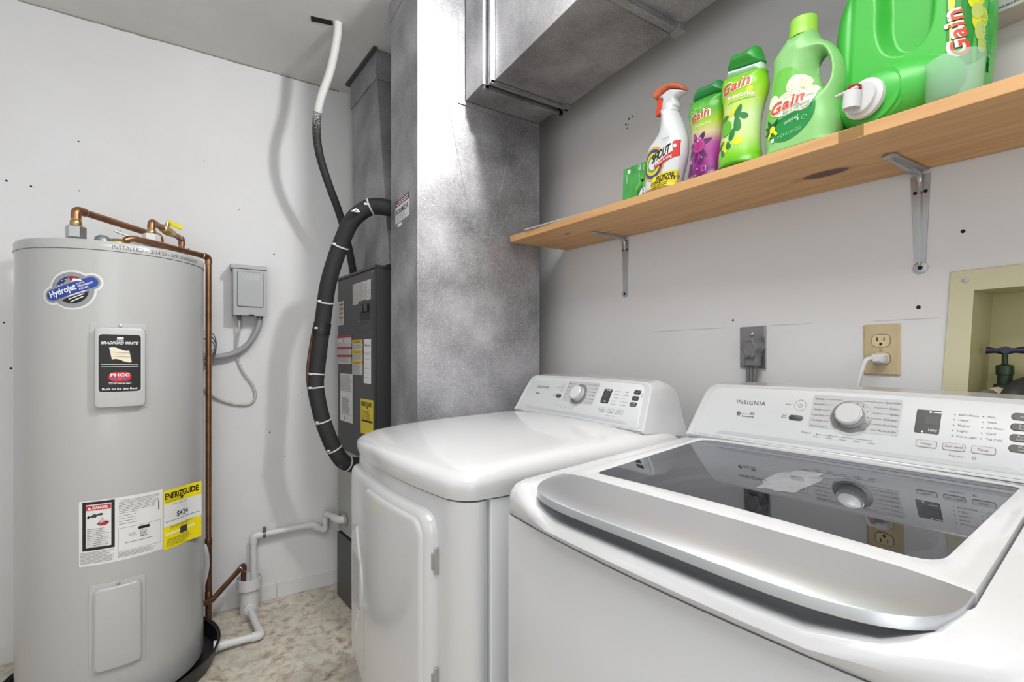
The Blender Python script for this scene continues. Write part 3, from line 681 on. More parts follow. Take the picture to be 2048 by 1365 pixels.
wdec('danger_picture', BLACK, [('circ', dx0+.016, .690, .004, .005), ('line', dx0+.016, .690, dx0+.044, .697, .004), ('ring', dx0+.030, .693, .003, .006), ('circ', dx0+.046, .697, .006, .0035), ('line', dx0+.038, .664, dx0+.046, .676, .003), ('line', dx0+.066, .668, dx0+.056, .672, .005)], .0018)
wdec('danger_picture', M('hand_red', '#a5202a', .5), [('poly', ((dx0+.040, .667), (dx0+.045, .660), (dx0+.058, .660), (dx0+.066, .666), (dx0+.056, .672), (dx0+.046, .668)))], .0020)
wdec('danger_picture', M('hand_pink', '#d9b3a4', .5), [('poly', ((dx0+.043, .670), (dx0+.048, .688), (dx0+.054, .683), (dx0+.053, .670)))], .0022)
R2 = random.Random(3)
wdec('fine_print', INKG, scribble(dx0+.012, dx1-.012, .592, .652, .0058, .0017, R2)+scribble(WA0+.10, WA1-.012, .69, .722, .0052, .0014, R2)+scribble(WA0+.10, WA1-.06, .645, .69, .009, .0014, R2)
     +[('text', 'AUTOMATIC STORAGE WATER HEATER', WA0+.104, .728, .0045, {'w': .106}), ('rect', WA0+.10, .7245, WA1-.008, .7252), ('ring', WA0+.165, .613, .0075, .0092), ('text', 'UL', WA0+.1605, .6095, .0065, {'bold': .03}), ('rect', WA0+.155, .599, WA0+.176, .602)]
     +frame(WA0+.098, .562, WA1-.006, .640, .0008)+scribble(WA0+.125, WA0+.148, .606, .618, .004, .001, R2)+[('rect', WA0+.115, .588, WA1-.03, .5896)], .0012)
wdec('fine_print', BLACK, [('rect', WA0+.151, .6255, WA0+.182, .6345), ('rect', WA1-.014, .676, WA1-.011, .708)], .0018)
wdec('fine_print', INKP, scribble(WA0+.004, dx1, .541, .578, .0042, .0024, R2, seg=(.008, .03))+scribble(WA0+.098, WA1-.006, .540, .559, .0042, .0024, R2, seg=(.008, .03)), .0012)
# energy label, its right edge curling off the tank
def curl(x, z, off):
    e0 = D_(52); lift = max(0, x-e0); return cyl(x, z, off+lift*lift*6.5)
EA0, EA1, EZ0, EZ1 = D_(34.9), D_(64.5), .526, .735
def edec(mat, items, off, nm='energy_label'): return decal(wh, nm, mat, curl, items, off, .008)
edec(YEL, [('rect', EA0, EZ0, EA1, EZ1)], .0012)
edec(WHITE, [('rect', EA0, .606, EA1, .686)], .0018); edec(M('cream_bar', '#ece9b8', .6), [('rect', EA0+.006, .575, EA1-.02, .583)], .0018)
edec(BLACK, [('text', 'ENERG', EA0+.004, .7035, .020, {'w': .060, 'bold': .03}), ('text', 'GUIDE', EA0+.072, .7035, .020, {'w': .058, 'bold': .03}), ('rect', EA0+.0665, .700, EA0+.0695, .725), ('poly', ((EA0+.060, .702), (EA0+.076, .702), (EA0+.068, .691))),
     ('line', EA0+.062, .724, EA0+.068, .716, .003), ('line', EA0+.074, .724, EA0+.068, .716, .003)], .0024, 'energy_lettering')
edec(INK, [('text', '$424', EA0+.046, .632, .019, {'w': .048, 'bold': .015}), ('rect', EA0+.006, .622, EA1-.006, .6235), ('rect', EA0+.06, .566, EA0+.09, .590)]+scribble(EA0+.03, EA1-.03, .674, .680, .005, .0016, R2)+scribble(EA0+.01, EA1-.03, .532, .560, .0058, .0014, R2)+scribble(EA0+.02, EA1-.02, .593, .603, .005, .0014, R2)
     +scribble(EA0+.006, EA1-.06, .690, .698, .005, .0013, R2), .0024, 'fine_print')
wdec('marker_note', M('marker', '#55575a', .6), [('text', 'INSTALLED -  2/14/23 - 6YR WARRANTY', D_(4.5), 1.5605, .013, {'w': D_(63), 'shear': .1})], .0019)
# fittings on the tank top
def fit(bm, prof, c, ax=(0, 0, 1), seg=20): return lathe(bm, prof, c, ax, seg)
P1 = Vector((-.422, 2.28, 0)); P2 = Vector((-.205, 2.28, 0))
for P in (P1, P2):
    bm = B(); q = P
    lathe(bm, [(.012, 1.586), (.012, 1.647)], (q.x, q.y, 0), seg=14)
    part('nipple', bm, NICKEL, wh, world=True, smooth=40)
    part('union_nut', lathe(B(), [(.026, 1.632), (.029, 1.635), (.029, 1.672), (.026, 1.676)], (q.x, q.y, 0), seg=6), NICKEL if P is P1 else PVC, wh, world=True)
part('anode_cap', lathe(B(), [(.022, 0), (.024, .01), (.021, .026), (.012, .034), (.0001, .036)], (-.324, 2.12, 1.587), seg=20), M('zinc', '#8f9496', .45, .7), wh, world=True, smooth=50)
tp = part('relief_valve', lathe(B(), [(.012, 0), (.020, .01), (.020, .04), (.012, .055), (.008, .058)], (-.312, 2.155, 1.600), (.55, .30, .12), 14), BRASS, wh, world=True, smooth=50)
part('relief_lever', box(B(), -.018, .022, -.006, .006, 0, .003, Matrix.Translation((-.283, 2.16, 1.642)) @ Matrix.Rotation(.35, 4, 'Z') @ Matrix.Rotation(.25, 4, 'Y')), NICKEL, wh, world=True)

pan = thing('drip_pan', 'round black plastic drip pan under the grey water heater', 'pan', (TX, TY, 0))
part('pan_shell', lathe(B(), [(.30, 0), (.306, .004), (.322, .070), (.327, .072), (.327, .067), (.316, .0665), (.302, .012), (.29, .010), (.0001, .010)], seg=72), M('pan_black', '#1e1e20', .35), pan, smooth=40)
part('drain_fitting', lathe(B(), [(.016, 0), (.022, 0), (.022, .012), (.016, .014)], (.302, -.02, .036), (1, 0, 0), 16), PVC, pan, smooth=40)
part('tank_support', lathe(B(), [(.12, .010), (.12, .031)], seg=24), HOLE, pan)

# ================================================================ COPPER PIPES
def pipe(name, label, runs, r, mat, base, fitr=1.18, fits=(), fr=.018, cat='pipe'):
    t = thing(name, label, cat, base)
    part('pipe_run', tube(B(), fillet(runs, fr*1.2), r, 18), mat, t, world=True, smooth=60)
    for P in fits:   # elbow at vertex index
        a, b, c = Vector(runs[P-1]), Vector(runs[P]), Vector(runs[P+1]); u = (a-b).normalized(); v = (c-b).normalized()
        pts = fillet([b+u*fr*1.9, b, b+v*fr*1.9], fr*1.2, 8)
        e = part('elbow', tube(B(), pts, r*fitr, 18), mat, t, world=True, smooth=60)
        bm = B()
        for q, w_ in ((b+u*fr*1.9, u), (b+v*fr*1.9, v)): lathe(bm, [(r*1.0, -.001), (r*fitr*1.01, -.001), (r*fitr*.98, .0015), (r, .003)], q, w_, 18)
        part('solder_ring', bm, SOLDER, e, world=True, smooth=60)
    return t
E1 = (-.422, 2.28, 1.735)
t = pipe('copper_pipe', 'copper pipe arching from the left union on the tank back to the wall', [(-.422, 2.28, 1.675), E1, (-.205, 2.60, 1.735), (-.205, 2.60, 1.40)], .0128, COPPER, (-.422, 2.28, 1.675), fits=(1, 2), group=None) if False else pipe('copper_pipe', 'copper pipe arching from the left union on the tank back to the wall', [(-.422, 2.28, 1.675), E1, (-.205, 2.60, 1.735), (-.205, 2.60, 1.40)], .0128, COPPER, (-.422, 2.28, 1.675), fits=(1, 2))
part('threaded_adapter', lathe(B(), [(.0155, 0), (.0175, .004), (.0175, .016), (.0155, .02)], (-.422, 2.28, 1.676), seg=18), BRASS, t, world=True, smooth=50)
t = pipe('copper_pipe', 'short copper pipe with a shut-off valve and yellow lever on the tank top', [(-.205, 2.28, 1.676), (-.205, 2.28, 1.7245), (-.122, 2.545, 1.7245), (-.122, 2.545, 1.45)], .0112, COPPER, (-.205, 2.28, 1.676), fits=(1, 2), fr=.016)
a, b = Vector((-.205, 2.28, 1.7245)), Vector((-.122, 2.545, 1.7245)); u = (b-a).normalized()
v = part('valve_body', lathe(B(), [(.013, -.045), (.016, -.043), (.016, -.020), (.019, -.012), (.019, .012), (.016, .02), (.016, .043), (.013, .045)], a+u*.135, u, 18), BRASS, t, world=True, smooth=50)
part('valve_stem', lathe(B(), [(.008, 0), (.008, .016), (.004, .017), (.004, .024)], a+u*.135+Vector((0, 0, .015)), (0, 0, 1), 12), NICKEL, t, world=True, smooth=50)
hd = fillet([a+u*.135+Vector((0, 0, .036)), a+u*.15+Vector((.006, 0, .036)), a+u*.165+Vector((.040, 0, .024))], .01)
part('valve_lever', tube(B(), hd, .010, 8, flat=.45), YEL, t, world=True, smooth=60, label='yellow-sleeved valve lever')
part('threaded_adapter', lathe(B(), [(.0135, 0), (.0155, .003), (.0155, .014), (.0135, .017)], (-.205, 2.28, 1.676), seg=18), BRASS, t, world=True, smooth=50)
t = pipe('discharge_pipe', 'long vertical copper discharge pipe down the right side of the water heater', [(-.272, 2.172, 1.622), (-.252, 2.180, 1.634), (-.19, 2.228, 1.633), (-.0216, 2.40, 1.630), (-.0216, 2.40, .20), (-.0216, 2.40, .088)], .0112, COPPER, (-.0216, 2.40, .088), fits=(3,), fr=.016)
part('coupling', lathe(B(), [(.0135, 0), (.0135, .04), (.0118, .042)], (-.0216, 2.40, .165), seg=18), COPPERD, t, world=True, smooth=50)
part('coupling', lathe(B(), [(.0118, 0), (.0135, .002), (.0135, .03), (.0118, .032)], (-.0216, 2.40, .40), seg=18), COPPERD, t, world=True, smooth=50)
part('lower_stub', tube(B(), [(-.0216, 2.40, .087), (-.0216, 2.40, .41)], .0119, 16), COPPERD, t, world=True, smooth=60)
t = pipe('drain_pipe', 'dull copper pipe slanting from the tank side into the white drain cup', [(-.05, 2.345, .185), (-.012, 2.375, .172), (.1147, 2.535, .236), (.1147, 2.535, .16)], .0112, COPPERD, (-.03, 2.36, .16), fits=(2,), fr=.014)
# plastic sleeve hanging beside the tank
bm = B(); g = [[(-.046+.012*math.sin(i*.9)+.018*(j-1), 2.385-.012*j+.004*math.cos(i), .42-.043*i) for j in range(3)] for i in range(7)]
vs = [[bm.verts.new(p) for p in r] for r in g]
for i in range(6):
    for j in range(2): bm.faces.new((vs[i][j], vs[i][j+1], vs[i+1][j+1], vs[i+1][j]))
o = single('plastic_sleeve', bm, M('cloudy_plastic', '#d2d3d5', .25, alpha=.75), 'narrow cloudy plastic document sleeve hanging behind the tank edge', 'sleeve', smooth=180)
md = o.modifiers.new('s', 'SOLIDIFY'); md.thickness = .001

# ================================================================ WHITE DRAIN PLUMBING
t = thing('condensate_pipe', 'white plastic pipe running low along the back wall into the drain cup', 'pipe', (.16, 2.60, .19))
runs = [(.1592, 2.59, .10), (.1592, 2.60, .341), (.425, 2.60, .345), (.462, 2.60, .318), (.488, 2.60, .303), (.488, 2.60, .388), (.497, 2.56, .395), (.512, 2.43, .406), (.545, 2.40, .407)]
part('pipe_run', tube(B(), fillet(runs, .014), .0145, 16), PVC, t, world=True, smooth=60)
for P in (1, 2):
    a, b, c = Vector(runs[P-1]), Vector(runs[P]), Vector(runs[P+1]); u = (a-b).normalized(); v = (c-b).normalized()
    part('elbow', tube(B(), fillet([b+u*.034, b, b+v*.034], .012, 6), .0175, 16), PVC, t, world=True, smooth=60)
part('elbow', tube(B(), fillet([(.488, 2.60, .345), (.488, 2.60, .388), (.497, 2.56, .395)], .016), .0175, 16), PVC, t, world=True, smooth=60)
part('elbow', tube(B(), fillet([(.505, 2.49, .401), (.512, 2.425, .406), (.545, 2.40, .407)], .02), .0185, 16), PVC, t, world=True, smooth=60)
part('wall_collar', lathe(B(), [(.03, 0), (.03, .006), (.02, .008)], (.540, 2.402, .407), (-.99, -.12, 0), 20), AHG, t, world=True)
bm = B(); lathe(bm, [(.0155, -.006), (.0185, -.006), (.0185, .006), (.0155, .006)], (.205, 2.60, .342), (1, 0, 0), 18); box(bm, .198, .212, 2.583, 2.597, .358, .378)
part('pipe_clamp', bm, M('clamp_steel', '#6c6f72', .4, .7), t, world=True)
t = thing('drain_cup', 'white plastic drain cup and standpipe at the baseboard with a pipe leaving its foot', 'drain', (.1381, 2.545, 0))
part('cup_rim', lathe(B(), [(.038, .112), (.052, .122), (.053, .172), (.049, .172), (.048, .128), (.03, .12)], (.1381, 2.545, 0), seg=28), PVC, t, world=True, smooth=40)
part('standpipe', lathe(B(), [(.0385, 0), (.0385, .118), (.034, .12), (.03, .09), (.0001, .09)], (.1381, 2.545, 0), seg=28), PVC, t, world=True, smooth=40)
f = part('outlet_bushing', lathe(B(), [(.026, 0), (.026, .018), (.021, .02), (.021, .03)], (.1381, 2.51, .040), (.05, -1, -.02), 20), PVC, t, world=True, smooth=40)
t = thing('pan_drain_pipe', 'white plastic elbowed pipe on the floor joining the black pan to the drain cup', 'pipe', (.15, 2.28, 0))
runs = [(.139, 2.50, .040), (.150, 2.40, .032), (.168, 2.275, .024), (-.0, 2.262, .034)]
part('pipe_run', tube(B(), fillet(runs, .016), .0150, 16), PVC, t, world=True, smooth=60)
a, b, c = map(Vector, runs[1:]); u = (a-b).normalized(); v = (c-b).normalized()
part('elbow', tube(B(), fillet([b+u*.036, b, b+v*.036], .015), .0185, 16), PVC, t, world=True, smooth=60)
part('coupling', tube(B(), [(.045, 2.2655, .0315), (.012, 2.2625, .0335)], .0178, 16), PVC, t, world=True, smooth=60)

# ================================================================ ELECTRICAL BOX
t = thing('disconnect_box', 'small grey metal disconnect box on the back wall right of the water heater', 'electrical box', (.138, DY, 1.40))
part('enclosure', box(B(), .070, .206, DY-.088, DY, 1.402, 1.622), BOXG, t, world=True, bevel=.002)
bm = B(); loft(bm, [[(.062, DY-.100, 1.616), (.212, DY-.100, 1.616), (.212, DY, 1.616), (.062, DY, 1.616)], [(.062, DY-.100, 1.634), (.212, DY-.100, 1.634), (.212, DY, 1.646), (.062, DY, 1.646)]])
part('top_hood', bm, BOXG, t, world=True, bevel=.0015)
part('front_cover', box(B(), .073, .211, DY-.094, DY-.088, 1.398, 1.616), BOXG, t, world=True, bevel=.0015)
bx = lambda x, z, off: Vector((x-.138, -.094-off, z-1.40))
bm = solid(rr(.088, .198, 1.438, 1.605, .008, 4), [(0, 0), (.001, .004), (.004, .0075)]); bend(bm, bx); part('cover_boss', bm, BOXG, t, smooth=35)
decal(t, 'embossed_lettering', M('embossed', '#b7bbbe', .35), bx, [('text', 'UGLES', .146, 1.567, .021, {'al': 'c', 'w': .068, 'bold': .02, 'shear': .1})], .0082)
part('hasp_slot', box(B(), .136, .158, DY-.0965, DY-.09, 1.398, 1.404), HOLE, t, world=True)
for x, r_ in ((.098, .009), (.186, .014)):
    part('cable_connector', lathe(B(), [(r_, 0), (r_, .012), (r_*.8, .013), (r_*.8, .022)], (x, DY-.05, 1.402), (0, 0, -1), 14), M('zinc_connector', '#6b6d6f', .4, .7), t, world=True, smooth=40)
cf = catmull([(.186, DY-.05, 1.39), (.178, DY-.05, 1.345), (.150, DY-.045, 1.285), (.105, DY-.04, 1.237), (.045, DY-.04, 1.211), (-.04, DY-.04, 1.203), (-.16, DY-.045, 1.203)], 8)
single('flexible_conduit', tube(B(), cf, .0135, 12), CORD, 'grey flexible conduit curving from the disconnect box behind the tank', 'conduit', smooth=60)
cf = catmull([(.098, DY-.05, 1.385), (.098, DY-.04, 1.33), (.090, DY-.02, 1.28), (.092, DY-.012, 1.20), (.118, DY-.012, 1.13), (.158, DY-.012, 1.065), (.168, DY-.012, 1.01), (.145, DY-.012, .977), (.09, DY-.012, .978), (.03, DY-.012, .999), (-.02, DY-.015, 1.035), (-.06, DY-.02, 1.08), (-.10, DY-.02, 1.10)], 6)
single('power_cable', tube(B(), cf, .0058, 8), ROMEX, 'thin white cable hanging in a loop below the disconnect box', 'cable', smooth=60)
t = thing('wire_coil', 'loose coil of thin grey wire between the water heater and the copper pipe', 'wire', (-.02, 2.53, 1.25))
for k in range(5):
    cx, cz_, rx, rz = -.045+random.uniform(-.01, .01), 1.245+random.uniform(-.03, .03), .045+random.uniform(-.01, .01), .06+random.uniform(-.02, .02)
    pts = [(cx+rx*math.cos(a), 2.53+.01*k+.01*math.sin(a*2), cz_+rz*math.sin(a)+rx*.4*math.cos(a)) for a in [2*PI*i/20 for i in range(21)]]
    part('wire_loop', tube(B(), pts, .0022, 6), WIREG, t, world=True, smooth=60)

# ================================================================ SHELF
TH = math.atan(.0456)
def ztop(Y): return 1.6706-.0456*(1.553-Y)
sh = thing('wall_shelf', 'long pine board shelf on the right wall holding the laundry bottles', 'shelf', (.97, .5075, 0))
Y0, Y1 = -.30, 1.553
bm = B(); loft(bm, [[(x, y, ztop(y)-dz) for x, y, dz in ((.9636, Y0, .022), (1.243, Y0, .022), (1.243, Y0, 0), (.9636, Y0, 0))], [(x, y, ztop(y)-dz) for x, y, dz in ((.9636, Y1, .0235), (1.243, Y1, .0225), (1.243, Y1, 0), (.9636, Y1, 0))]])
part('board', bm, PINE, sh, world=True, bevel=.0012)
bm = B(); box(bm, .9632, .9645, .378, .418, -.021, -.001, Matrix.Translation((0, 0, ztop(.398)))); part('price_tag_residue', bm, M('tape_residue', '#8a6a3a', .6), sh, world=True)
bm = B()
for k in range(1): loft(bm, [[(x, y, ztop(y)+dz) for x, y, dz in ((.972, 1.10, .0), (1.0, 1.10, .0), (1.0, 1.10, .005), (.972, 1.10, .005))], [(x, y, ztop(y)+dz) for x, y, dz in ((.954, 1.44, .0), (.982, 1.44, .0), (.982, 1.44, .005), (.954, 1.44, .005))]])
single('metal_strip', bm, M('pale_metal', '#b9bdc2', .35, .6), 'thin pale metal strip lying on the far end of the pine shelf', 'strip')
def bracket(yc, label):
    t = thing('shelf_bracket', label, 'bracket', (WX, yc, ztop(yc)-.0225), 0, 'steel brackets under the pine shelf')
    zb = -.0015
    def leg(L_, w0, w1, fn):
        bm = B(); n = 10
        # flat wings with a raised centre rib
        prof = lambda w_: [(-w_, 0), (-w_*.98, .0025), (-w_*.28, .0025), (-w_*.16, .009), (w_*.16, .009), (w_*.28, .0025), (w_*.98, .0025), (w_, 0)]
        rings = []
        for i in range(n+1):
            s_ = i/n; w_ = w0+(w1-w0)*s_
            rings.append([fn(a, s_*L_, h_) for a, h_ in prof(w_)])
        loft(bm, rings); return bm
    wallf = lambda a, s_, h_: Vector((-h_, a, -.010-s_))
    under = lambda a, s_, h_: Vector((-.006-s_, a, zb-h_))
    part('wall_leg', leg(.185, .0165, .0085, wallf), ALU, t, smooth=50)
    part('shelf_leg', leg(.135, .0165, .0095, under), ALU, t, smooth=50)
    bm = B(); lathe(bm, [(.0001, .0), (.0125, .0), (.0125, .003), (.009, .0045), (.0001, .0035)], (0, 0, -.202), (-1, 0, 0), 18); part('end_eye', bm, ALU, t, smooth=50)
    bm = B(); lathe(bm, [(.0001, .0), (.0125, .0), (.0125, .003), (.0001, .0035)], (-.148, 0, zb), (0, 0, -1), 18); part('end_eye', bm, ALU, t, smooth=50)
    bm = B(); tube(bm, fillet([(-.003, 0, -.045), (-.0055, 0, -.0075), (-.05, 0, -.004)], .02, 8), .0055, 8); part('corner_gusset', bm, ALU, t, smooth=60)
    bm = B()
    for y in (-.0088, .0088): lathe(bm, [(.0035, 0), (.0035, .0008), (.0001, .0009)], (-.0026, y, -.045), (-1, 0, 0), 10)
    lathe(bm, [(.0045, 0), (.0045, .0008), (.0001, .0009)], (-.0042, 0, -.202), (-1, 0, 0), 10)
    part('screw_hole', bm, HOLE, t)
bracket(1.223, 'stamped steel shelf bracket under the far end of the pine shelf')
bracket(.386, 'stamped steel shelf bracket near the yellowish recessed box')
# boxed ledge, upper right
t = thing('wall_ledge', 'white boxed ledge on the right wall with a line of small print, behind the jug', 'ledge', (1.215, 0, 1.821))
part('ledge_body', box(B(), 1.185, WX, -.4, .274, 1.821, 2.0), M('ledge_white', '#c6c6c6', .6), t, world=True, bevel=.002)
lg = lambda x, z, off: Vector((-.03-off, -x, z-1.821))
decal(t, 'fine_print', INKG, lg, scribble(-.262, 0, 1.8265, 1.8315, .01, .0036, random.Random(9), seg=(.002, .006), gap=.0012, fill=.999), .0005)

# ================================================================ BOTTLES ON THE SHELF
def on_shelf(name, label, cat, X, Y, yaw=0, group=None):
    return thing(name, label, cat, (X, Y, ztop(Y)+.0004), -PI/2+math.radians(yaw), group, TH)
# --- dryer sheet box
t = on_shelf('dryer_sheet_box', 'green cardboard dryer sheet box, first item at the left on the pine shelf', 'box', 1.045, .948, 0)
bm = box(B(), -.053, .0485, -.04, .04, 0, .104); part('carton', bm, GREEN1, t, bevel=.0008)
bf = lambda x, z, off: Vector((x, -.04-off, z))
decal(t, 'leaf_print', GREEND, bf, [('poly', ((.0, .005), (.004, .03), (.02, .042), (.03, .03), (.047, .036), (.047, .005)))], .0004)
decal(t, 'petal_print', INKW, bf, [('poly', rot2(rr(-.005, .005, -.016, .016, .0049, 5), a_, *p_)) for a_, p_ in ((-.5, (.018, .018)), (.5, (.034, .020)))], .0012)
decal(t, 'leaf_print', M('mid_green_print', '#5fbf3a', .4), bf, [('poly', rot2(rr(-.004, .004, -.018, .018, .0039, 5), a_, *p_)) for a_, p_ in ((-.9, (.012, .045)), (.4, (.024, .052)))], .0008)
decal(t, 'lettering', INKW, bf, [('text', '120', .006, .099, .008, {'rot': -PI/2, 'bold': .02}), ('text', 'dryer sheets', .008, .078, .005, {'rot': -PI/2}), ('text', 'Gain', .022, .097, .006, {'rot': -PI/2}), ('text', 'original', -.035, .060, .006, {'rot': PI/2})]+[('circ', -.030, .092, .006, .006)], .0004)
decal(t, 'panel_crease', GREEND, bf, [('rect', -.012, 0, -.0112, .104)], .0003)
# --- stain remover spray
t = on_shelf('spray_bottle', 'white trigger spray bottle with orange trigger beside the green box', 'bottle', 1.0, .84, 0)
body = [(.012, .214), (.024, .206), (.030, .195), (.040, .174), (.052, .146), (.060, .115), (.060, .08), (.055, .054), (.049, .032), (.044, .01), (.041, .0015), (-.058, .0015), (-.060, .012), (-.059, .067), (-.055, .108), (-.047, .128), (-.029, .143), (-.017, .157), (-.014, .187), (-.017, .205), (-.012, .214)]
S1 = Inflate(body, .033, .036, flatz=.006); part('bottle_body', S1.mesh(), BOTTLEW, t, smooth=180)
f1 = S1.surf()
def dc(mat, items, off, nm='label_print', st=.006): return decal(t, nm, mat, f1, items, off, st, st)
for r_, c_, o_ in ((.044, '#e3a12c', .0006), (.0375, '#284f8f', .0009), (.029, '#e0c623', .0012), (.021, '#58a04a', .0015), (.015, '#d9dcde', .0018)):
    dc(M('target_'+c_[1:], c_, .4), [('poly', [(max(-.0565, -.016+r_*math.cos(a_)*.85), .069+r_*math.sin(a_)) for a_ in [2*PI*i/30 for i in range(30)]])], o_)
dc(RED, [('poly', ((-.008, .055), (.056, .074), (.057, .112), (.048, .112), (.034, .102), (-.010, .066)))], .0022)
dc(WHITE, [('poly', ((-.020, .073), (-.016, .062), (.044, .086), (.042, .114), (.034, .112)))], .0024)
dc(M('label_yellow2', '#e6d42a', .45), [('poly', ((-.024, .004), (.040, .004), (.055, .028), (.056, .042), (.040, .040), (-.012, .034)))], .0022)
dc(BLACK, [('text', 'SHOUT', -.018, .070, .021, {'w': .058, 'bold': .03, 'slant': .26, 'shear': .25})], .003, 'brand_lettering')
dc(INKW, [('text', 'Triple Acting', -.008, .0595, .0075, {'w': .050, 'slant': .27, 'bold': .01}), ('circ', .048, .098, .003, .005)], .003, 'lettering')
dc(BLACK, [('text', '50X MORE', -.002, .0235, .0085, {'w': .046, 'slant': .10, 'bold': .03, 'shear': .2}), ('text', 'CONCENTRATED', -.018, .0120, .0080, {'w': .070, 'slant': .12, 'bold': .03, 'shear': .2}), ('text', 'SC Johnson', .012, .121, .0036, {'w': .022})]+[('line', -.016, .009-.004*i, .03, .014-.004*i, .0012) for i in range(2)], .003, 'lettering')
hd = [(.031, .206), (.027, .228), (.042, .232), (.054, .236), (.042, .244), (.010, .258), (-.012, .254), (-.029, .250), (-.013, .240), (-.014, .224), (-.016, .206)]
S2 = Inflate(hd, .015, .008, h=.0012, smooth=3); bm = S2.mesh(); part('trigger_head', bm, ENAM2, t, smooth=180)
part('neck_collar', lathe(B(), [(.021, 0), (.023, .002), (.022, .02), (.018, .024)], (.007, 0, .198), seg=24), ENAM2, t, smooth=40)
cp = [(-.036, .249), (-.044, .256), (-.044, .268), (-.019, .277), (.017, .272), (.047, .254), (.055, .236), (.043, .244), (.002, .262), (-.022, .254)]
S3 = Inflate(cp, .0155, .006, h=.0012, smooth=2); part('top_shroud', S3.mesh(), M('faded_orange', '#cf6a48', .5), t, smooth=180)
tg = [(-.034, .250), (-.015, .245), (-.016, .229), (-.028, .206), (-.040, .209), (-.035, .228)]
S4 = Inflate(tg, .008, .006, h=.001, smooth=3); part('trigger', S4.mesh(), M('orange_red', '#e2451f', .35), t, smooth=180)
# --- Gain wordmark helper
def gain(t, f1, x, z, w_, h_, sl, off, rot=0, st=.006, white=True):
    k = {'w': w_, 'slant': sl, 'shear': .15, 'rot': rot}
    if white: decal(t, 'wordmark', INKW, f1, [('text', 'Gain', x-.001, z-.001, h_+.002, dict(k, bold=.055, w=w_+.005, space=1.12))], off, st, st)
    decal(t, 'wordmark', ORED, f1, [('text', 'Gain', x+.001, z, h_, dict(k, bold=.022, w=w_, space=1.12))], off+.0007, st, st)
def drop(x, z, l, w_, a): return ('poly', rot2([(w_*math.sin(s_)*(1-.35*math.cos(s_)), l*math.cos(s_)) for s_ in [2*PI*i/14 for i in range(14)]][::-1], a, x, z))
# --- scent beads, purple
t = on_shelf('scent_booster_bottle', 'green and purple shrink-sleeved scent booster bottle next to the spray bottle', 'bottle', 1.018, .733, 0, 'scent booster bottles on the shelf')
ob = [(-.036, .206), (-.047, .190), (-.050, .175), (-.046, .150), (-.040, .125), (-.038, .105), (-.040, .06), (-.045, .02), (-.046, .0015), (.046, .0015), (.047, .02), (.043, .06), (.044, .105), (.048, .135), (.052, .160), (.051, .178), (.044, .200)]
def bands(parent, ob, Bd, R, mats, zs, flatz=.006):
    """one inflated body cut into printed colour bands"""
    I = Inflate(ob, Bd, R, flatz=flatz); bm = I.mesh()
    me = bpy.data.meshes.new('bottle_body')
    for z in zs: bmesh.ops.bisect_plane(bm, geom=bm.verts[:]+bm.edges[:]+bm.faces[:], plane_co=(0, 0, z), plane_no=(0, 0, 1))
    bmesh.ops.recalc_face_normals(bm, faces=bm.faces)
    for f in bm.faces:
        f.smooth = True; z = f.calc_center_median().z; f.material_index = sum(z > q for q in zs)
    bm.to_mesh(me); bm.free()
    for m in mats: me.materials.append(m)
    o = link(bpy.data.objects.new('bottle_body', me)); o.parent = parent
    return I
def gradmat(name, stops, z0, z1, rough=.28):
    m = bpy.data.materials.new(name); m.use_nodes = True; nt = m.node_tree; n = nt.nodes; L = nt.links; b = n['Principled BSDF']; b.inputs['Roughness'].default_value = rough
    tc = n.new('ShaderNodeTexCoord'); sx = n.new('ShaderNodeSeparateXYZ'); L.new(tc.outputs['Object'], sx.inputs[0])
    mr = n.new('ShaderNodeMapRange'); mr.inputs[1].default_value = z0; mr.inputs[2].default_value = z1; L.new(sx.outputs[2], mr.inputs[0])
    r = n.new('ShaderNodeValToRGB'); e = r.color_ramp.elements; e[0].position = stops[0][0]; e[0].color = lin(stops[0][1]); e[1].position = stops[-1][0]; e[1].color = lin(stops[-1][1])
    for p, c in stops[1:-1]: q = e.new(p); q.color = lin(c)
    L.new(mr.outputs[0], r.inputs[0]); L.new(r.outputs[0], b.inputs['Base Color']); return m
G1 = gradmat('purple_sleeve_print', [(0, '#5b1760'), (.22, '#8e1c7c'), (.42, '#b0519a'), (.55, '#cdbf8f'), (.66, '#a5c72c'), (.8, '#58ad2e'), (1, '#3f9f3c')], 0, .2)
I = Inflate(ob, .036, .05, flatz=.006); part('bottle_body', I.mesh(), G1, t, smooth=180); f1 = I.surf()
cpo = [(-.0375, .203), (-.036, .218), (-.031, .229), (-.022, .2335), (-.002, .2315), (.016, .2315), (.030, .2325), (.038, .226), (.044, .212), (.0455, .199), (.0, .199)]
Ic = Inflate(cpo, .030, .04, h=.0015, smooth=3); part('cap', Ic.mesh(), GREENCAP2, t, smooth=180)
part('cap_band', bend(solid([(-.040, .196), (.046, .192), (.0465, .206), (-.039, .210)], [(0, -.001), (0, .001)]), Ic.surf() if False else (lambda x, z, off: Vector((x, -float(I.t([(x, min(z, .195))])[0])-off, z))), .006), GREENCAP, t, smooth=60) if False else None
decal(t, 'sunburst', M('pale_green_ray', '#b7d98a', .5), f1, [('line', -.004+.008*math.cos(a_), .158+.012*math.sin(a_), -.004+.026*math.cos(a_), .158+.030*math.sin(a_), .0008) for a_ in [PI*i/14 for i in range(15)]], .0004, .006)
gain(t, f1, -.025, .138, .050, .019, .16, .0008)
decal(t, 'lettering', M('pale_mint', '#cfe6c0', .5), f1, [('text', 'fireworks', -.012, .125, .007, {'w': .040, 'slant': .05, 'bold': .02}), ('text', '17.2 OZ', -.03, .006, .0065, {'w': .03})], .0006, .006)
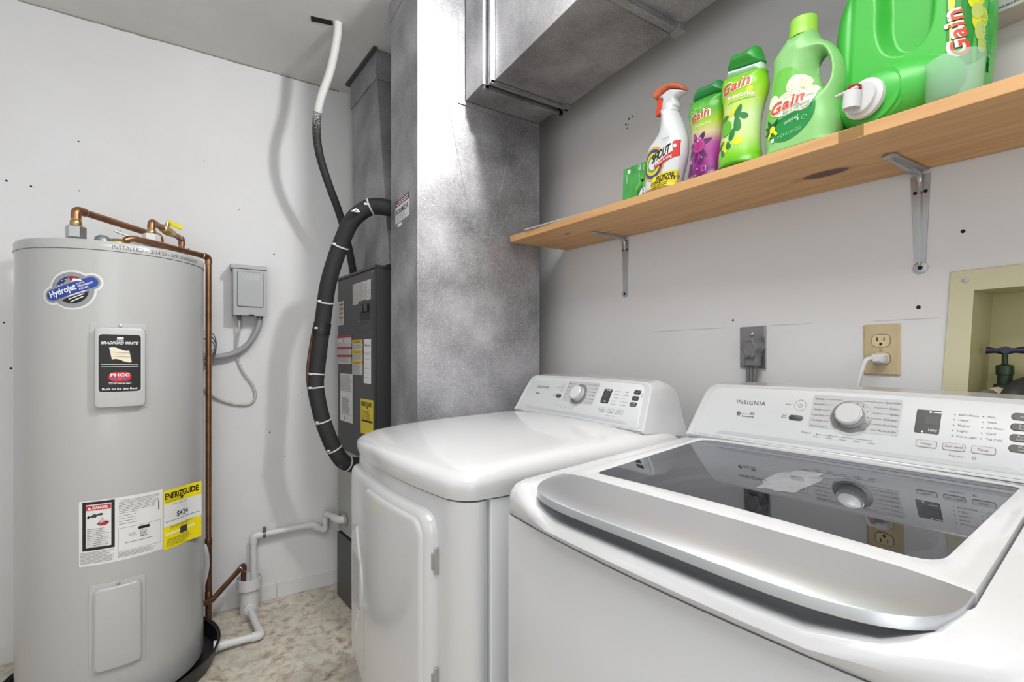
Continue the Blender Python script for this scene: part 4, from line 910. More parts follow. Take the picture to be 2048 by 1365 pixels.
decal(t, 'splash_print', PURPD, f1, [drop(.0+.022*math.cos(a_), .078+.024*math.sin(a_), .012, .006, a_-PI/2) for a_ in [.4, 1.1, 2.0, 2.8, 3.6, 4.5, 5.4]]+[drop(-.02, .03, .014, .006, .3), drop(.01, .045, .012, .005, -.6)], .0006, .006)
decal(t, 'splash_print', M('magenta_print', '#a8247a', .4), f1, [('circ', .001, .080, .017, .017), drop(-.012, .106, .008, .006, .5)], .0010, .006)
decal(t, 'splash_print', M('lilac_print', '#c9a5cf', .4), f1, [('circ', .003+.004*math.cos(a_), .096+.005*math.sin(a_), .0025, .0025, 8) for a_ in (0, 1.5, 3, 4.5)]+[('circ', -.022, .048, .004, .005, 8), ('circ', .012, .05, .0015, .0015, 8), ('circ', .002, .025, .002, .002, 8), ('ring', .001, .080, .013, .0135)], .0014, .006)
decal(t, 'lettering', INKW, f1, frame(.012, .018, .022, .029, .0006), .0008, .006)
# --- scent beads, green
t = on_shelf('scent_booster_bottle', 'lime green shrink-sleeved scent booster bottle with white neck band', 'bottle', 1.0, .633, 0, 'scent booster bottles on the shelf')
ob = [(-.034, .212), (-.043, .204), (-.048, .190), (-.046, .168), (-.041, .142), (-.040, .107), (-.044, .07), (-.048, .035), (-.049, .012), (-.048, .0015), (.046, .0015), (.047, .02), (.043, .055), (.043, .10), (.049, .13), (.056, .155), (.057, .172), (.052, .19), (.046, .202)]
G2 = gradmat('lime_sleeve_print', [(0, '#4aa51c'), (.12, '#7cc81f'), (.3, '#c3df8e'), (.5, '#cfe6a8'), (.68, '#b5d83e'), (.8, '#86c81c'), (1, '#6fbf1c')], 0, .21)
I = Inflate(ob, .037, .05, flatz=.006); part('bottle_body', I.mesh(), G2, t, smooth=180); f1 = I.surf()
part('neck_band', Inflate([(-.0355, .206), (-.034, .228), (.046, .215), (.049, .194), (.0, .198)], .033, .045, h=.0015, smooth=0).mesh(), M('frost_band', '#c3dcd0', .4), t, smooth=180)
part('cap', Inflate([(-.0335, .226), (-.031, .240), (-.026, .254), (-.016, .2585), (.002, .2545), (.02, .2555), (.032, .2555), (.039, .246), (.044, .228), (.046, .213), (.0, .221)], .031, .04, h=.0015, smooth=3).mesh(), GREENCAP, t, smooth=180)
gain(t, f1, -.029, .160, .064, .023, .09, .0008)
decal(t, 'lettering', INKW, f1, [('text', 'fireworks', -.014, .146, .009, {'w': .056, 'slant': -.06, 'bold': .03})], .0006, .006)
decal(t, 'lettering', M('teal_print', '#5aa890', .4), f1, [('rect', -.012, .137, .042, .1385)], .0006, .006)
decal(t, 'splash_print', LIMEY, f1, [drop(-.02, .10, .016, .011, .8), ('circ', .014, .052, .011, .009), drop(-.028, .118, .012, .006, 1.2), drop(.004, .118, .02, .005, -1.0), ('circ', .035, .155, .006, .006), drop(-.015, .048, .016, .009, .4)], .0005, .006)
decal(t, 'splash_print', GREEND, f1, [drop(.014, .115, .014, .006, -.4), drop(-.020, .108, .012, .008, -1.2), drop(.012, .090, .018, .007, .1), drop(.022, .104, .010, .006, 1.0), drop(.002, .068, .014, .006, -.3), drop(-.028, .052, .012, .005, -.8), drop(-.022, .034, .009, .005, .4), drop(-.006, .046, .009, .006, .2)], .0010, .006)
decal(t, 'splash_print', M('leaf_green_print', '#5db52a', .4), f1, [('circ', -.016, .086, .017, .017)], .0014, .006)
# --- fabric softener
t = on_shelf('softener_jug', 'soft green fabric softener jug with a loop handle and lime cap', 'bottle', 1.02, .505, 0)
ob = [(-.036, .240), (-.040, .234), (-.050, .224), (-.066, .204), (-.0665, .196), (-.065, .186), (-.066, .16), (-.072, .11), (-.077, .075), (-.077, .05), (-.073, .016), (-.071, .0015), (.064, .0015), (.067, .015), (.069, .045), (.064, .075), (.064, .09), (.067, .118), (.065, .148), (.057, .176), (.042, .200), (.024, .217), (.016, .232), (.010, .240)]
ho = [(.025, .176), (.033, .182), (.042, .168), (.048, .147), (.048, .126), (.042, .114), (.036, .114), (.027, .134), (.022, .156)]
def dn(P, T):
    # thumb hollow beside the loop handle
    q = ((P[:, 0]-.018)/.020)**2+((P[:, 1]-.150)/.050)**2; return .013*np.exp(-q*1.6)*(T > .002)
I = Inflate(ob, .040, .036, hole=ho, flatz=.006, dent=dn); part('jug_body', I.mesh(), GREENS, t, smooth=180); f1 = I.surf()
bm = B(); lathe(bm, [(.026, 0), (.0265, .012), (.0255, .014), (.0255, .032), (.024, .036), (.0001, .037)], (-.013, 0, .235), seg=28); part('cap', bm, GREENC, t, smooth=40)
lb = catmull([(a_, b_, 0) for a_, b_ in [(-.041, .167), (-.012, .166), (.006, .142), (.026, .112), (.036, .082), (.034, .056), (.016, .034), (-.010, .022), (-.034, .024), (-.052, .038), (-.062, .062), (-.061, .088), (-.052, .128)]], 4, True); lb = [(v.x, v.y) for v in lb]
dc2 = lambda nm, mat, it, off: decal(t, nm, mat, f1, it, off, .006, .006)
dc2('label', M('label_green_top', '#6cc04a', .4), [('poly', lb)], .0004)
cut = lambda zc_, sl, up: None
low = [(x, z) for x, z in lb if z < .078+.25*(x+.01)]
dc2('label', M('label_deep_green', '#1d8a3e', .4), [('poly', ccw(low))], .0010)
dc2('cloud_print', CREAM, [('circ', -.046, .108, .012, .014), ('circ', .0, .128, .020, .020), ('circ', .016, .106, .019, .017), ('circ', .024, .094, .012, .012), ('circ', -.010, .100, .030, .020), ('circ', -.020, .086, .030, .013), ('circ', .012, .082, .018, .010)], .0014)
dc2('sunburst', M('pale_ray', '#c7d98a', .5), [('line', .002+.010*math.cos(a_), .108+.010*math.sin(a_), .002+.026*math.cos(a_), .108+.030*math.sin(a_), .0009) for a_ in [PI*i/13 for i in range(14)]], .0018)
gain(t, f1, -.050, .080, .064, .021, .19, .0024)
dc2('lettering', M('teal_text', '#2f7d6a', .5), [('text', 'fabric softener', -.024, .074, .0062, {'w': .052, 'slant': .18}), ('text', 'assouplissant textile', -.034, .064, .0055, {'w': .066, 'slant': .20})], .0030)
dc2('lettering', M('mint_text', '#a9d8b0', .5), [('text', 'original', -.02, .054, .0075, {'w': .026, 'slant': .2, 'bold': .02}), ('text', '1.9 QT (L) (64 OZ)', -.036, .030, .0055, {'w': .048, 'slant': .12}), ('ring', .018, .056, .004, .0048, 0, 5), ('circ', .006, .056, .002, .003, 8)], .0022)
dc2('flower_print', LIMEY, [('circ', -.044, .052, .006, .007), drop(-.038, .044, .007, .003, .6), drop(-.050, .042, .007, .003, -.4)], .0030)
dc2('flower_print', M('leaf_dark', '#14502c', .4), [drop(-.054, .056, .010, .003, 1.1), drop(-.052, .066, .009, .003, .5), drop(-.038, .064, .009, .003, -.6), drop(-.056, .046, .008, .003, 1.8)], .0026)
dc2('lettering', INKW, [('rect', -.046, .026, -.040, .033)], .0024)
# --- detergent jug lying on its side
t = on_shelf('detergent_jug', 'large bright green detergent jug lying on its side with a white push tap', 'bottle', 1.10, .362, 0)
ob = [(-.070, .285), (-.083, .268), (-.098, .245), (-.109, .215), (-.113, .185), (-.113, .150), (-.110, .110), (-.106, .06), (-.098, .02), (-.085, .0015), (.070, .0015), (.092, .010), (.099, .03), (.1035, .08), (.104, .13), (.101, .19), (.094, .24), (.082, .275), (.06, .292), (-.05, .295)]
ob = [(.0021+1.068*a_, b_ if b_ < .005 else .0287*min(b_/.1, 1)+1.068*b_) for a_, b_ in ob]
rc = np.array([(a_, b_) for a_, b_ in [(-.042, .285), (-.044, .20), (-.042, .16), (-.033, .128), (-.018, .110), (.004, .102), (.024, .108), (.038, .130), (.041, .165), (.041, .21), (.038, .285)]])*1.045+np.array([.0098, .0193])
class _R: pass
RI = Inflate([tuple(p) for p in rc], 1, 1, smooth=4)
def dn2(P, T):
    ins = RI.inside(P); dd, _ = RI.dist(P, True); s_ = np.clip(dd/.016, 0, 1)*ins; s_ = s_*s_*(3-2*s_)
    gr = np.clip(1-np.abs(P[:, 0]+.076-.25*(P[:, 1]-.13).clip(0, 1)*0)/.007, 0, 1)*(P[:, 1] > .07)
    return (s_*.034+gr*.003)*(T > .002)
I = Inflate(ob, .066, .040, flatz=.006, dent=dn2, h=.0025); part('jug_body', I.mesh(), GREENJ, t, smooth=180); f0 = I.surf(); f1 = lambda x, z, off: f0(.0098+1.045*x, .0193+1.045*z, off)
# neck and shoulder bulging forward-left at the bottom
na = Vector((-.25, -1, .02)).normalized()
bm = B(); bmesh.ops.create_uvsphere(bm, u_segments=40, v_segments=24, radius=1, matrix=Matrix.Translation((.004, -.060, .060)) @ Matrix.Diagonal((.094, .058, .058, 1)))
part('shoulder_bulge', bm, GREENJ, t, smooth=180)
part('neck_shoulder', lathe(B(), [(.056, -.06), (.055, -.02), (.053, .0), (.050, .008), (.047, .010), (.046, .016), (.0001, .017)], (-.013, -.090, .056), na, 32), GREENJ, t, smooth=35)
nf = Vector((-.013, -.090, .056))+na*.017
tap = part('tap_cap', lathe(B(), [(.033, 0), (.034, .003), (.034, .010), (.029, .013), (.027, .013), (.026, .019), (.0001, .020)], nf+Vector((-.008, 0, -.004)), na, 32), ENAM2, t, smooth=40)
sp0 = nf+Vector((-.014, 0, -.004))+na*.016
part('tap_spout', lathe(B(), [(.0135, .012), (.0135, -.016), (.011, -.016), (.011, -.012), (.0001, -.012)], sp0+na*.012+Vector((0, 0, -.002)), (0.05, -.05, 1), 20), ENAM2, t, smooth=40)
part('tap_wing', box(B(), -.020, .020, -.004, .004, -.0025, .0025, Matrix.Translation(sp0+na*.014+Vector((-.008, 0, .013))) @ Matrix.Rotation(-.2, 4, 'Z')), ENAM2, t, bevel=.002)
part('tap_button', lathe(B(), [(.0115, 0), (.0115, .006), (.008, .009), (.0001, .010)], sp0+na*.008+Vector((0, 0, .014)), (0, -.1, 1), 18), M('tap_red', '#a3152a', .35), t, smooth=40, label='dark red push button')
dc2 = lambda nm, mat, it, off: decal(t, nm, mat, f1, it, off, .006, .008)
dc2('label', M('jug_label_green', '#2a8a35', .4), [('poly', ((.048, .28), (.058, .070), (.066, .048), (.0985, .048), (.1015, .12), (.100, .19), (.090, .25), (.082, .272)))], .0004)
dc2('label_stripe', CREAM, [('poly', ((.050, .28), (.058, .145), (.062, .145), (.062, .28)))], .0012); dc2('label_stripe', LIMEY, [('poly', ((.058, .16), (.0625, .075), (.066, .16)))], .0016)
dc2('flower_print', LIMEY, [('circ', .082, .175, .006, .012), ('circ', .086, .155, .007, .016), ('circ', .090, .125, .006, .02), drop(.084, .2, .016, .004, 0)], .0012)
dc2('flower_print', M('flower_pale', '#b9cc6a', .4), [('circ', .088, .135, .005, .012), ('circ', .091, .105, .004, .014), ('circ', .0925, .085, .003, .012)], .0018)
gain(t, f1, .084, .070, .072, .019, 0, .0024, rot=PI/2+.16)
dc2('lettering', M('mint_text2', '#7fc48c', .5), [('text', 'ULTRA CONCENTRATED', .0985, .075, .004, {'rot': PI/2+.06, 'w': .09})], .0014)
# --- measuring cup
t = on_shelf('measuring_cup', 'translucent frosted measuring cup standing in front of the green jug', 'cup', 1.003, .2705, 0)
bm = B(); lathe(bm, [(.0001, .002), (.030, .002), (.0335, .006), (.0365, .070), (.0355, .070), (.0325, .008), (.029, .004), (.0001, .004)], seg=40); part('cup_wall', bm, CLEARP, t, smooth=40)

# ================================================================ RIGHT WALL FITTINGS
t = thing('range_outlet', 'steel wall plate with a black heavy-duty receptacle above the washer', 'outlet', (WX, .748, 1.233))
part('wall_plate', box(B(), -.006, 0, -.036, .036, -.056, .056), PLATEG, t, bevel=.002)
part('receptacle', lathe(B(), [(.021, 0), (.021, .006), (.0001, .007)], (-.005, -.004, -.006), (-1, 0, 0), 24), BLACK, t)
part('plate_edge', box(B(), -.007, 0, -.0365, -.033, -.057, .057), NICKEL, t)
o = link(bpy.data.objects.new('screw', sm_)); o.parent = t; o.location = (-.006, 0, .035); o.rotation_euler = (0, 0, PI/2)
t = thing('power_plug', 'dark grey star-shaped appliance plug with a thick cord in the steel wall plate', 'plug', (1.2, .733, 1.232))
prof = [(.031+.0035*math.cos(6*a_))*1.0 for a_ in [2*PI*i/48 for i in range(48)]]
rg = lambda x, s_: [(x, prof[i]*s_*.72*math.cos(2*PI*i/48), prof[i]*s_*.95*math.sin(2*PI*i/48)) for i in range(48)]
bm = B(); loft(bm, [rg(.042, .85), rg(.030, 1), rg(.004, 1), rg(-.002, .92), rg(-.004, .62), rg(-.002, .55)]); part('plug_head', bm, PLUGG, t, smooth=35)
bm = B(); box(bm, .006, .030, -.017, .020, -.052, -.016); part('strain_relief', bm, PLUGG, t, bevel=.005)
cb_ = fillet([(.018, .003, -.045), (.018, .006, -.12), (.016, .012, -.5), (.018, .02, -.9)], .05)
for dx in (-.0095, 0, .0095): part('cord_conductor', tube(B(), [v+Vector((0, dx, 0)) for v in cb_], .0055, 10), PLUGG, t, smooth=60)
t = thing('duplex_outlet', 'wood-grained double outlet plate on the wall behind the washer', 'outlet', (WX, .4537, 1.2234))
bm = solid(rr(-.034, .034, -.056, .056, .003, 2), [(0, 0), (0, .003), (.003, .005)]); ofn = lambda x, z, off: Vector((-off, -x, z)); bend(bm, ofn); part('wall_plate', bm, WOODPL, t)
for z in (.0195, -.0195):
    bm = solid([(x, z+q) for x, q in rr(-.0165, .0165, -.0135, .0135, .010, 6)], [(0, .004), (0, .0065), (.001, .007)]); bend(bm, ofn); s_ = part('socket_face', bm, M('socket_beige', '#cdbd98', .4), t)
    decal(s_, 'socket_slot', HOLE, ofn, [('rect', -.0075, z-.0005, -.0053, z+.0075), ('rect', .0053, z, .0073, z+.0065), ('circ', 0, z-.0075, .0027, .003, 12)], .0073)
    decal(t, 'socket_gap', M('gap_brown', '#5c4c33', .6), ofn, [('poly', [(x, z+q) for x, q in rr(-.0175, .0175, -.0145, .0145, .011, 6)])], .0055)
part('centre_screw', lathe(B(), [(.003, 0), (.003, .001), (.0001, .0015)], (-.005, 0, 0), (-1, 0, 0), 12), BRASS, t)
t = thing('small_plug', 'white three-prong plug and cord in the lower socket of the wood-grained outlet', 'plug', (WX-.007, .4537, 1.2039))
bm = B(); loft(bm, [[(x, y*s_, z*s_) for y, z in rr(-.013, .013, -.011, .011, .005, 4)] for x, s_ in ((0, 1), (-.014, 1), (-.022, .8), (-.026, .5))]); part('plug_body', bm, CORDW, t, smooth=40)
part('cord', tube(B(), fillet([(-.018, .004, 0), (-.034, .014, 0), (-.040, .024, -.04), (-.036, .040, -.13), (-.03, .05, -.4)], .02), .0048, 10), CORDW, t, smooth=60)

wbx = thing('washer_outlet_box', 'yellowish beige recessed plumbing box set in the wall at the right edge', 'plumbing box', (WX, .15, 1.2))
bm = B(); F = lambda pts, z0_, z1_: loft(bm, [[(x, y, z) for y, z in pts] for x in (z0_, z1_)])
OL = lambda z: .338+(1.377-z)*.058; IL = lambda z: .3035+(1.336-z)*.045
for q in ([(OL(1.05), 1.05), (OL(1.377), 1.377), (IL(1.336), 1.336), (IL(1.09), 1.09)], [(OL(1.377), 1.377), (-.04, 1.377), (-.0, 1.336), (IL(1.336), 1.336)], [(-.04, 1.377), (-.04, 1.05), (0, 1.09), (0, 1.336)], [(-.04, 1.05), (OL(1.05), 1.05), (IL(1.09), 1.09), (0, 1.09)]): F(q, WX-.004, WX+.0)
part('face_frame', bm, BEIGE, wbx, world=True, bevel=.0012)
bm = B(); ri = [(IL(1.336), 1.336), (0, 1.336), (0, 1.09), (IL(1.09), 1.09)]
vs = [[bm.verts.new((x, y, z)) for y, z in ri] for x in (WX-.003, 1.36)]
for i in range(4): bm.faces.new((vs[0][i], vs[0][(i+1) % 4], vs[1][(i+1) % 4], vs[1][i]))
bm.faces.new(vs[1]); part('recess_shell', bm, BEIGED, wbx, world=True)
part('frame_screw', lathe(B(), [(.005, 0), (.005, .0015), (.0001, .002)], (WX-.004, .316, 1.357), (-1, 0, 0), 14), NICKEL, wbx, world=True)
t = thing('hose_valve', 'dark bronze water valve with a blue cross handle inside the beige box', 'valve', (1.30, .2735, 1.16))
part('valve_body', lathe(B(), [(.012, -.06), (.012, -.03), (.016, -.028), (.016, -.006), (.011, -.004), (.011, .012), (.013, .014), (.013, .030), (.008, .032), (.0045, .034), (.0045, .056)], seg=16), VALVEB, t, smooth=40)
bm = B()
for a_ in (0.25, PI/2+.25):
    dv = Vector((math.cos(a_), math.sin(a_), 0)); tube(bm, [dv*-.026+Vector((0, 0, .061)), dv*-.013+Vector((0, 0, .060)), Vector((0, 0, .059)), dv*.013+Vector((0, 0, .060)), dv*.026+Vector((0, 0, .061))], .006, 10, radii=[.0072, .0048, .007, .0048, .0072])
part('cross_handle', bm, BLUEH, t, smooth=60, label='dark blue cross handle')
part('outlet_nut', lathe(B(), [(.013, 0), (.014, .004), (.014, .02), (.012, .024)], (-.006, .004, -.022), (-1, .3, -.3), 12), M('pale_nut', '#c9bfa8', .5), t, smooth=30)
single('supply_hose', tube(B(), catmull([(1.275, .283, 1.135), (1.255, .292, 1.135), (1.24, .300, 1.115), (1.232, .303, 1.08), (1.225, .305, 1.0), (1.22, .30, .8)], 6), .0085, 12), HOSEG, 'silver braided water hose curving down from the bronze valve', 'hose', smooth=60)
single('drain_hose', tube(B(), catmull([(1.31, .18, 1.12), (1.295, .215, 1.150), (1.265, .240, 1.150), (1.232, .250, 1.122), (1.205, .252, 1.05), (1.195, .25, .8)], 6), .020, 14), HOSEB, 'thick black drain hose hooked into the bottom of the beige box', 'hose', smooth=60)

# ================================================================ WASHER AND DRYER
FY = lambda z: .615+(z-1.127)*.52
NV = Vector((0, -.887, .461))
def face(x, z, off): return Vector((x, FY(z), z))+NV*off
def console(t, sx, hb=.318, ht=.292, washer=False):
    def outline(hb, ht, zb, zt, r, d=0):
        o = ccw([(-hb, zb), (hb, zb), (ht, zt), (-ht, zt)]); out = []
        P = [Vector(p) for p in o]
        for i in range(4):
            a, b, c = P[i-1], P[i], P[(i+1) % 4]; u = (a-b).normalized(); v = (c-b).normalized(); rr_ = r if b.y > 1.05 else .004
            for k in range(7):
                s_ = k/6; out.append((b+u*rr_)*(1-s_)**2+b*2*s_*(1-s_)+(b+v*rr_)*s_*s_)
            n_ = 10
            q = P[(i+1) % 4]; r2 = r if q.y > 1.05 else .004; e0 = b+v*rr_; e1 = q-v*r2
            for k in range(1, n_): out.append(e0+(e1-e0)*k/n_)
        return [(p.x, p.y+(.004*(1-(p.x/.3)**2) if p.y > 1.1 else 0)) for p in out]
    A = outline(hb, ht, 1.012, 1.140, .030)
    bm = B(); R_ = []
    R_.append([face(x, z, -.001) for x, z in inset2(A, .009)])
    R_.append([face(x, z, .0) for x, z in inset2(A, .006)])
    R_.append([face(x, z, -.002) for x, z in inset2(A, .0015)])
    R_.append([face(x, z, -.007) for x, z in A])
    for k, dz, wz in ((.45, .003, .012), (.8, -.002, .022), (1, -.012, .028)):
        ring = []
        for x, z in A:
            y = FY(z)+(.705-FY(z))*k; low = 1-(z-1.012)/.128
            ring.append(Vector((x*(1+wz*k/.31*.9*max(0, low)*.8), y, z+(dz if z > 1.08 else -.02*k))))
        R_.append(ring)
    loft(bm, R_); c = part('console', bm, ENAM, t, smooth=32)
    pa = outline(hb-.022, ht-.022, 1.020, 1.130, .022)
    bm = solid([(x, z) for x, z in pa], [(0, -.001), (0, .0004), (.0006, .0007)]); bend(bm, face); part('control_panel', bm, PANELW, c, smooth=30)
    def P(nm, mat, it, off, st=None): return decal(c, nm, mat, face, [shift(i, sx) for i in it], off, st)
    def shift(i, s_):
        i = list(i)
        if i[0] in ('rect', 'line'): i[1] += s_; i[3] += s_
        elif i[0] == 'poly': i[1] = [(a_+s_, b_) for a_, b_ in i[1]]
        elif i[0] in ('circ', 'ring'): i[1] += s_
        elif i[0] == 'text': i[2] += s_
        return tuple(i)
    P('lower_strip', STRIPG, [('poly', ((-.251, 1.0262), (.248, 1.0262), (.262, 1.0215) if washer else (.258, 1.0225), (.255, 1.0215), (-.22, 1.033-.0015) if False else (.236, 1.0325), (-.232, 1.0325)))] if False else [('poly', ((-.250, 1.0265), (.256, 1.0265), (.236, 1.0335), (-.232, 1.0335)))], .0012)
    P('dial_panel', PANELG, [('poly', rr(-.0575, .0925, 1.0625, 1.127, .003, 3)), ('poly', [(.015+.036*math.cos(a_), 1.090-.0365*math.sin(a_)) for a_ in [PI*i/16+PI*.0 for i in range(17)]][::-1])], .0012)
    P('brand_lettering', INK, [('text', 'INSIGNIA', -.222 if not washer else -.218, 1.0965, .0085, {'w': .066, 'space': 1.15})], .0012)
    if washer: P('feature_print', INK, [('ring', -.207, 1.0745, .003, .0045), ('rect', -.199, 1.0745, -.183, 1.0751), ('text', 'ECO', -.181, 1.0745, .0045, {'w': .010, 'bold': .02}), ('text', 'Autosensing', -.199, 1.0685, .0035, {'w': .028, 'bold': .01}), ('line', -.210, 1.0755, -.204, 1.0735, .0018)], .0014)
    else: P('feature_print', INK, [('text', 'Sensor Dry', -.219, 1.0765, .0045, {'w': .024, 'bold': .02})], .0014)
    P('power_symbol', INKG, [('ring', -.080, 1.103, .0108, .0114), ('ring', -.080, 1.1025, .0036, .0043, PI*.70, PI*2.30), ('rect', -.0804, 1.1025, -.0796, 1.108), ('text', 'Power', -.110, 1.102, .0036, {'w': .012}), ('text', 'Start', -.112, 1.0790, .0033, {'w': .010}), ('text', 'Pause', -.113, 1.0745, .0033, {'w': .011})], .0012)
    bm = solid([(x+sx, z) for x, z in rr(-.0975, -.0695, 1.0715, 1.0825, .0054, 6)], [(0, 0), (0, .0012), (.0008, .0016)]); bend(bm, face); part('start_button', bm, BTND, c, smooth=30)
    # dial
    cx, cz_ = .015+sx, 1.0895
    q = face(cx, cz_, 0)
    part('dial_ring', lathe(B(), [(.034, 0), (.034, .0018), (.0325, .0024), (.0001, .0024)], q, NV, 48), RINGG, c, smooth=30)
    kn = part('dial_knob', lathe(B(), [(.0245, 0), (.0245, .004), (.0235, .012), (.0225, .018), (.0195, .0205), (.0001, .021)], q, NV, 48), ENAM, c, smooth=30)
    part('knob_trim', lathe(B(), [(.0237, .0125), (.0240, .0135), (.0231, .0165), (.0226, .0165)], q, NV, 48), CHROME, c, smooth=40)
    P('dial_mark', INK, [('circ', .015+.029*math.cos(a_), 1.0895+.026*math.sin(a_), .0010, .0009, 8) for a_ in [math.radians(d_) for d_ in (75, 50, 25, 0, -25, -50, 105, 130, 155, 180, 205, 230)]], .0036)
    if washer:
        Ls = ['Normal', 'ActiveWear', 'Whites', 'Heavy Duty', 'Tub Clean', 'Drain & Spin']; Rs = ['Quick Wash', 'Colors', 'Bulky', 'Delicates', 'Hand Wash', 'Rinse & Spin']
        C1 = ['Extra Heavy', 'Heavy', 'Medium', 'Light', 'Extra Light']; C2 = ['Hot', 'Warm', 'Eco Warm', 'Cold', 'Tap Cold']; BG = ['Delay', 'Soil Level', 'Temp.']; PR = ['Soak', 'Wash', 'Rinse', 'Spin', 'Done']; DK = [('Rinse', ''), ('Extra', 'Rinse'), ('Fabric', 'Softener'), ('Water', 'Plus')]
    else:
        Ls = ['Normal', 'Bulky', 'Heavy', 'Delicate', 'Active']; Rs = ['Quick Dry', 'Towels', 'Jeans', 'Rapid', 'Sanitize', 'Refresh']
        C1 = ['Very Dry', 'More Dry', 'Normal', 'Damp', 'Extra Lo']; C2 = ['High', 'Medium', 'Low', 'Extra Low', 'No Heat']; BG = ['Dry Level', 'Temp', 'Delay']; PR = ['Wet', 'Dry', 'Cool', 'Done']; DK = [('+', ''), ('-', ''), ('Wrinkle', 'Prevent')]
    it = []
    for i, s_ in enumerate(Ls):
        z = 1.1190-.0107*i; e = -.026-.0028*i if i < 5 else -.034
        it += [('text', s_, -.053, z-.0016, .0034, {'w': min(.0019*len(s_)+.003, .025), 'bold': .02 if i == 0 else 0}), ('rect', -.053+min(.0019*len(s_)+.003, .025)+.002, z-.0002, -.0215 if i else -.004, z+.0003)]
    for i, s_ in enumerate(Rs):
        z = 1.1195-.0102*i; wd = min(.0021*len(s_)+.002, .026)
        it += [('text', s_, .0895, z-.0016, .0036, {'w': wd, 'al': 'r'}), ('rect', .050 if i else .026, z-.0002, .0895-wd-.002, z+.0003)]
    P('cycle_lettering', INKG, it, .0020)
    n_ = len(PR); it = [('text', 'Progress', -.066 if washer else -.078, 1.0475 if not washer else 1.0490, .0032, {'w': .017})]
    for i, s_ in enumerate(PR):
        x = -.038+.0235*i if washer else -.046+.019*i; it += [('circ', x, 1.0495, .0011, .0011, 8), ('text', s_, x, 1.0435, .0031, {'al': 'c', 'w': .0105})]
        if i < n_-1 and washer: it.append(('rect', x, 1.0492, x+.0235, 1.0497))
    P('progress_lettering', INKG, it, .0012)
    bm = solid([(x+sx*.5, z) for x, z in rr(.1205, .1545, 1.0722, 1.1122, .002, 2)], [(0, 0), (0, .0008), (.0005, .0012)]); bend(bm, face); part('display', bm, DARKP, c)
    P('display_segments', M('segments', '#3f4044', .4), [('rect', .128, 1.087, .146, 1.102)], .0016)
    P('display_print', INKW, [('circ', .134, 1.1085, .0018, .0018, 8), ('rect', .138, 1.1075, .149, 1.1090), ('circ', .126, 1.0745, .0017, .0017, 8), ('text', 'Delay', .134, 1.0765, .004, {'w': .012})], .0018)
    it = []
    for i in range(5):
        z = 1.1065-.0088*i
        it += [('circ', .166, z+.0012, .0010, .0010, 8), ('text', C1[i], .1715, z, .0032, {'w': .0020*len(C1[i])+.003}), ('circ', .2015, z+.0012, .0010, .0010, 8), ('text', C2[i], .207, z, .0032, {'w': .0020*len(C2[i])+.003})]
    it += [('text', 'Hold 3 sec', .165, 1.0400, .0028, {'w': .018}), ('ring', .196, 1.0415, .0015, .0022)]
    P('option_lettering', INKG, it, .0012)
    for i, s_ in enumerate(BG):
        x = .1385+.0360*i
        bm = solid([(a_+sx*.6, b_) for a_, b_ in rr(x-.0145, x+.0145, 1.0487, 1.0612, .003, 3)], [(0, 0), (0, .0010), (.0008, .0013)]); bend(bm, face); part('option_button', bm, BTNE, c)
        bm = solid([(a_+sx*.6, b_) for a_, b_ in rr(x-.0136, x+.0136, 1.0496, 1.0603, .0026, 3)], [(0, .001), (0, .0016), (.0006, .0020)]); bend(bm, face); b_ = part('option_button', bm, BTNG, c)
        decal(b_, 'lettering', INKG, face, [('text', s_, x+sx*.6, 1.0533, .0038, {'al': 'c', 'w': min(.022, .0028*len(s_))})], .0026)
    zs = (1.1115, 1.0955, 1.0790, 1.0630) if washer else (1.1100, 1.0942, 1.0782)
    for (s1, s2), z in zip(DK, zs):
        x = .262 if washer else .2510; hw = .0165 if washer else .0125
        bm = solid([(a_, b_) for a_, b_ in rr(x-hw, x+hw, z-.0056, z+.0056, .0055 if washer else .004, 6)], [(0, 0), (0, .0012), (.0008, .0016)]); bend(bm, face); b_ = part('option_button', bm, BTND, c, label='dark pill-shaped button')
        decal(b_, 'lettering', INKW if False else M('pale_print', '#b5b5b5', .5), face, [('text', s1, x, z+(.0006 if s2 else -.0018), .0032, {'al': 'c', 'w': .002*len(s1)+.002})]+([('text', s2, x, z-.0040, .0032, {'al': 'c', 'w': .002*len(s2)+.002})] if s2 else []), .0020)
    P('option_lettering', INKG, [('rect', .2415, z, .2445, z+.001) for z in zs] if washer else [('rect', .236, 1.079, .2385, 1.080), ('text', 'Min', .268, 1.104, .003, {'w': .008}), ('text', 'Adj', .268, 1.099, .003, {'w': .008})], .0012)
    return c
def out2(hx, y0, y1, r, bow, d=0, m=10):
    P = rr(-hx+d, hx-d, y0+d, y1-d, max(r-d, .004), 7, m)
    return [(x, y+bow(x)*max(0, 1-(y-y0)/.16)**1) for x, y in P]

# ---------------- dryer
dr = thing('dryer', 'white front-loading dryer standing beyond the washer beside the tall duct', 'dryer', (.371, 1.172, 0), -PI/2+math.radians(-1))
HX = .343; bow = lambda x: .30*x*x+.055*x-.014
yb = .70
cab = [[(x, y, z) for x, y in out2(HX-.004, .105, yb, .004, lambda x: 0)] for z in (.02, .921)]
part('cabinet_side', loft(B(), cab) and None, ENAM2, dr) if False else None
bm = B(); loft(bm, cab); part('side_panels', bm, M('side_panel_white', '#cfd1d4', .4), dr, smooth=30)
bm = B(); loft(bm, [[(x, y, z) for x, y in out2(HX, .0, .103, .045 if False else .05, bow)] for z in (.02, .921)]); part('front_panel', bm, ENAM, dr, smooth=40)
bm = B()
zt = lambda x, y: .978+.028*(1-math.exp(-max(y, 0)/.12))+.014*min(max(y, 0)/.6, 1)-.012*(x/HX)**2
rings = []
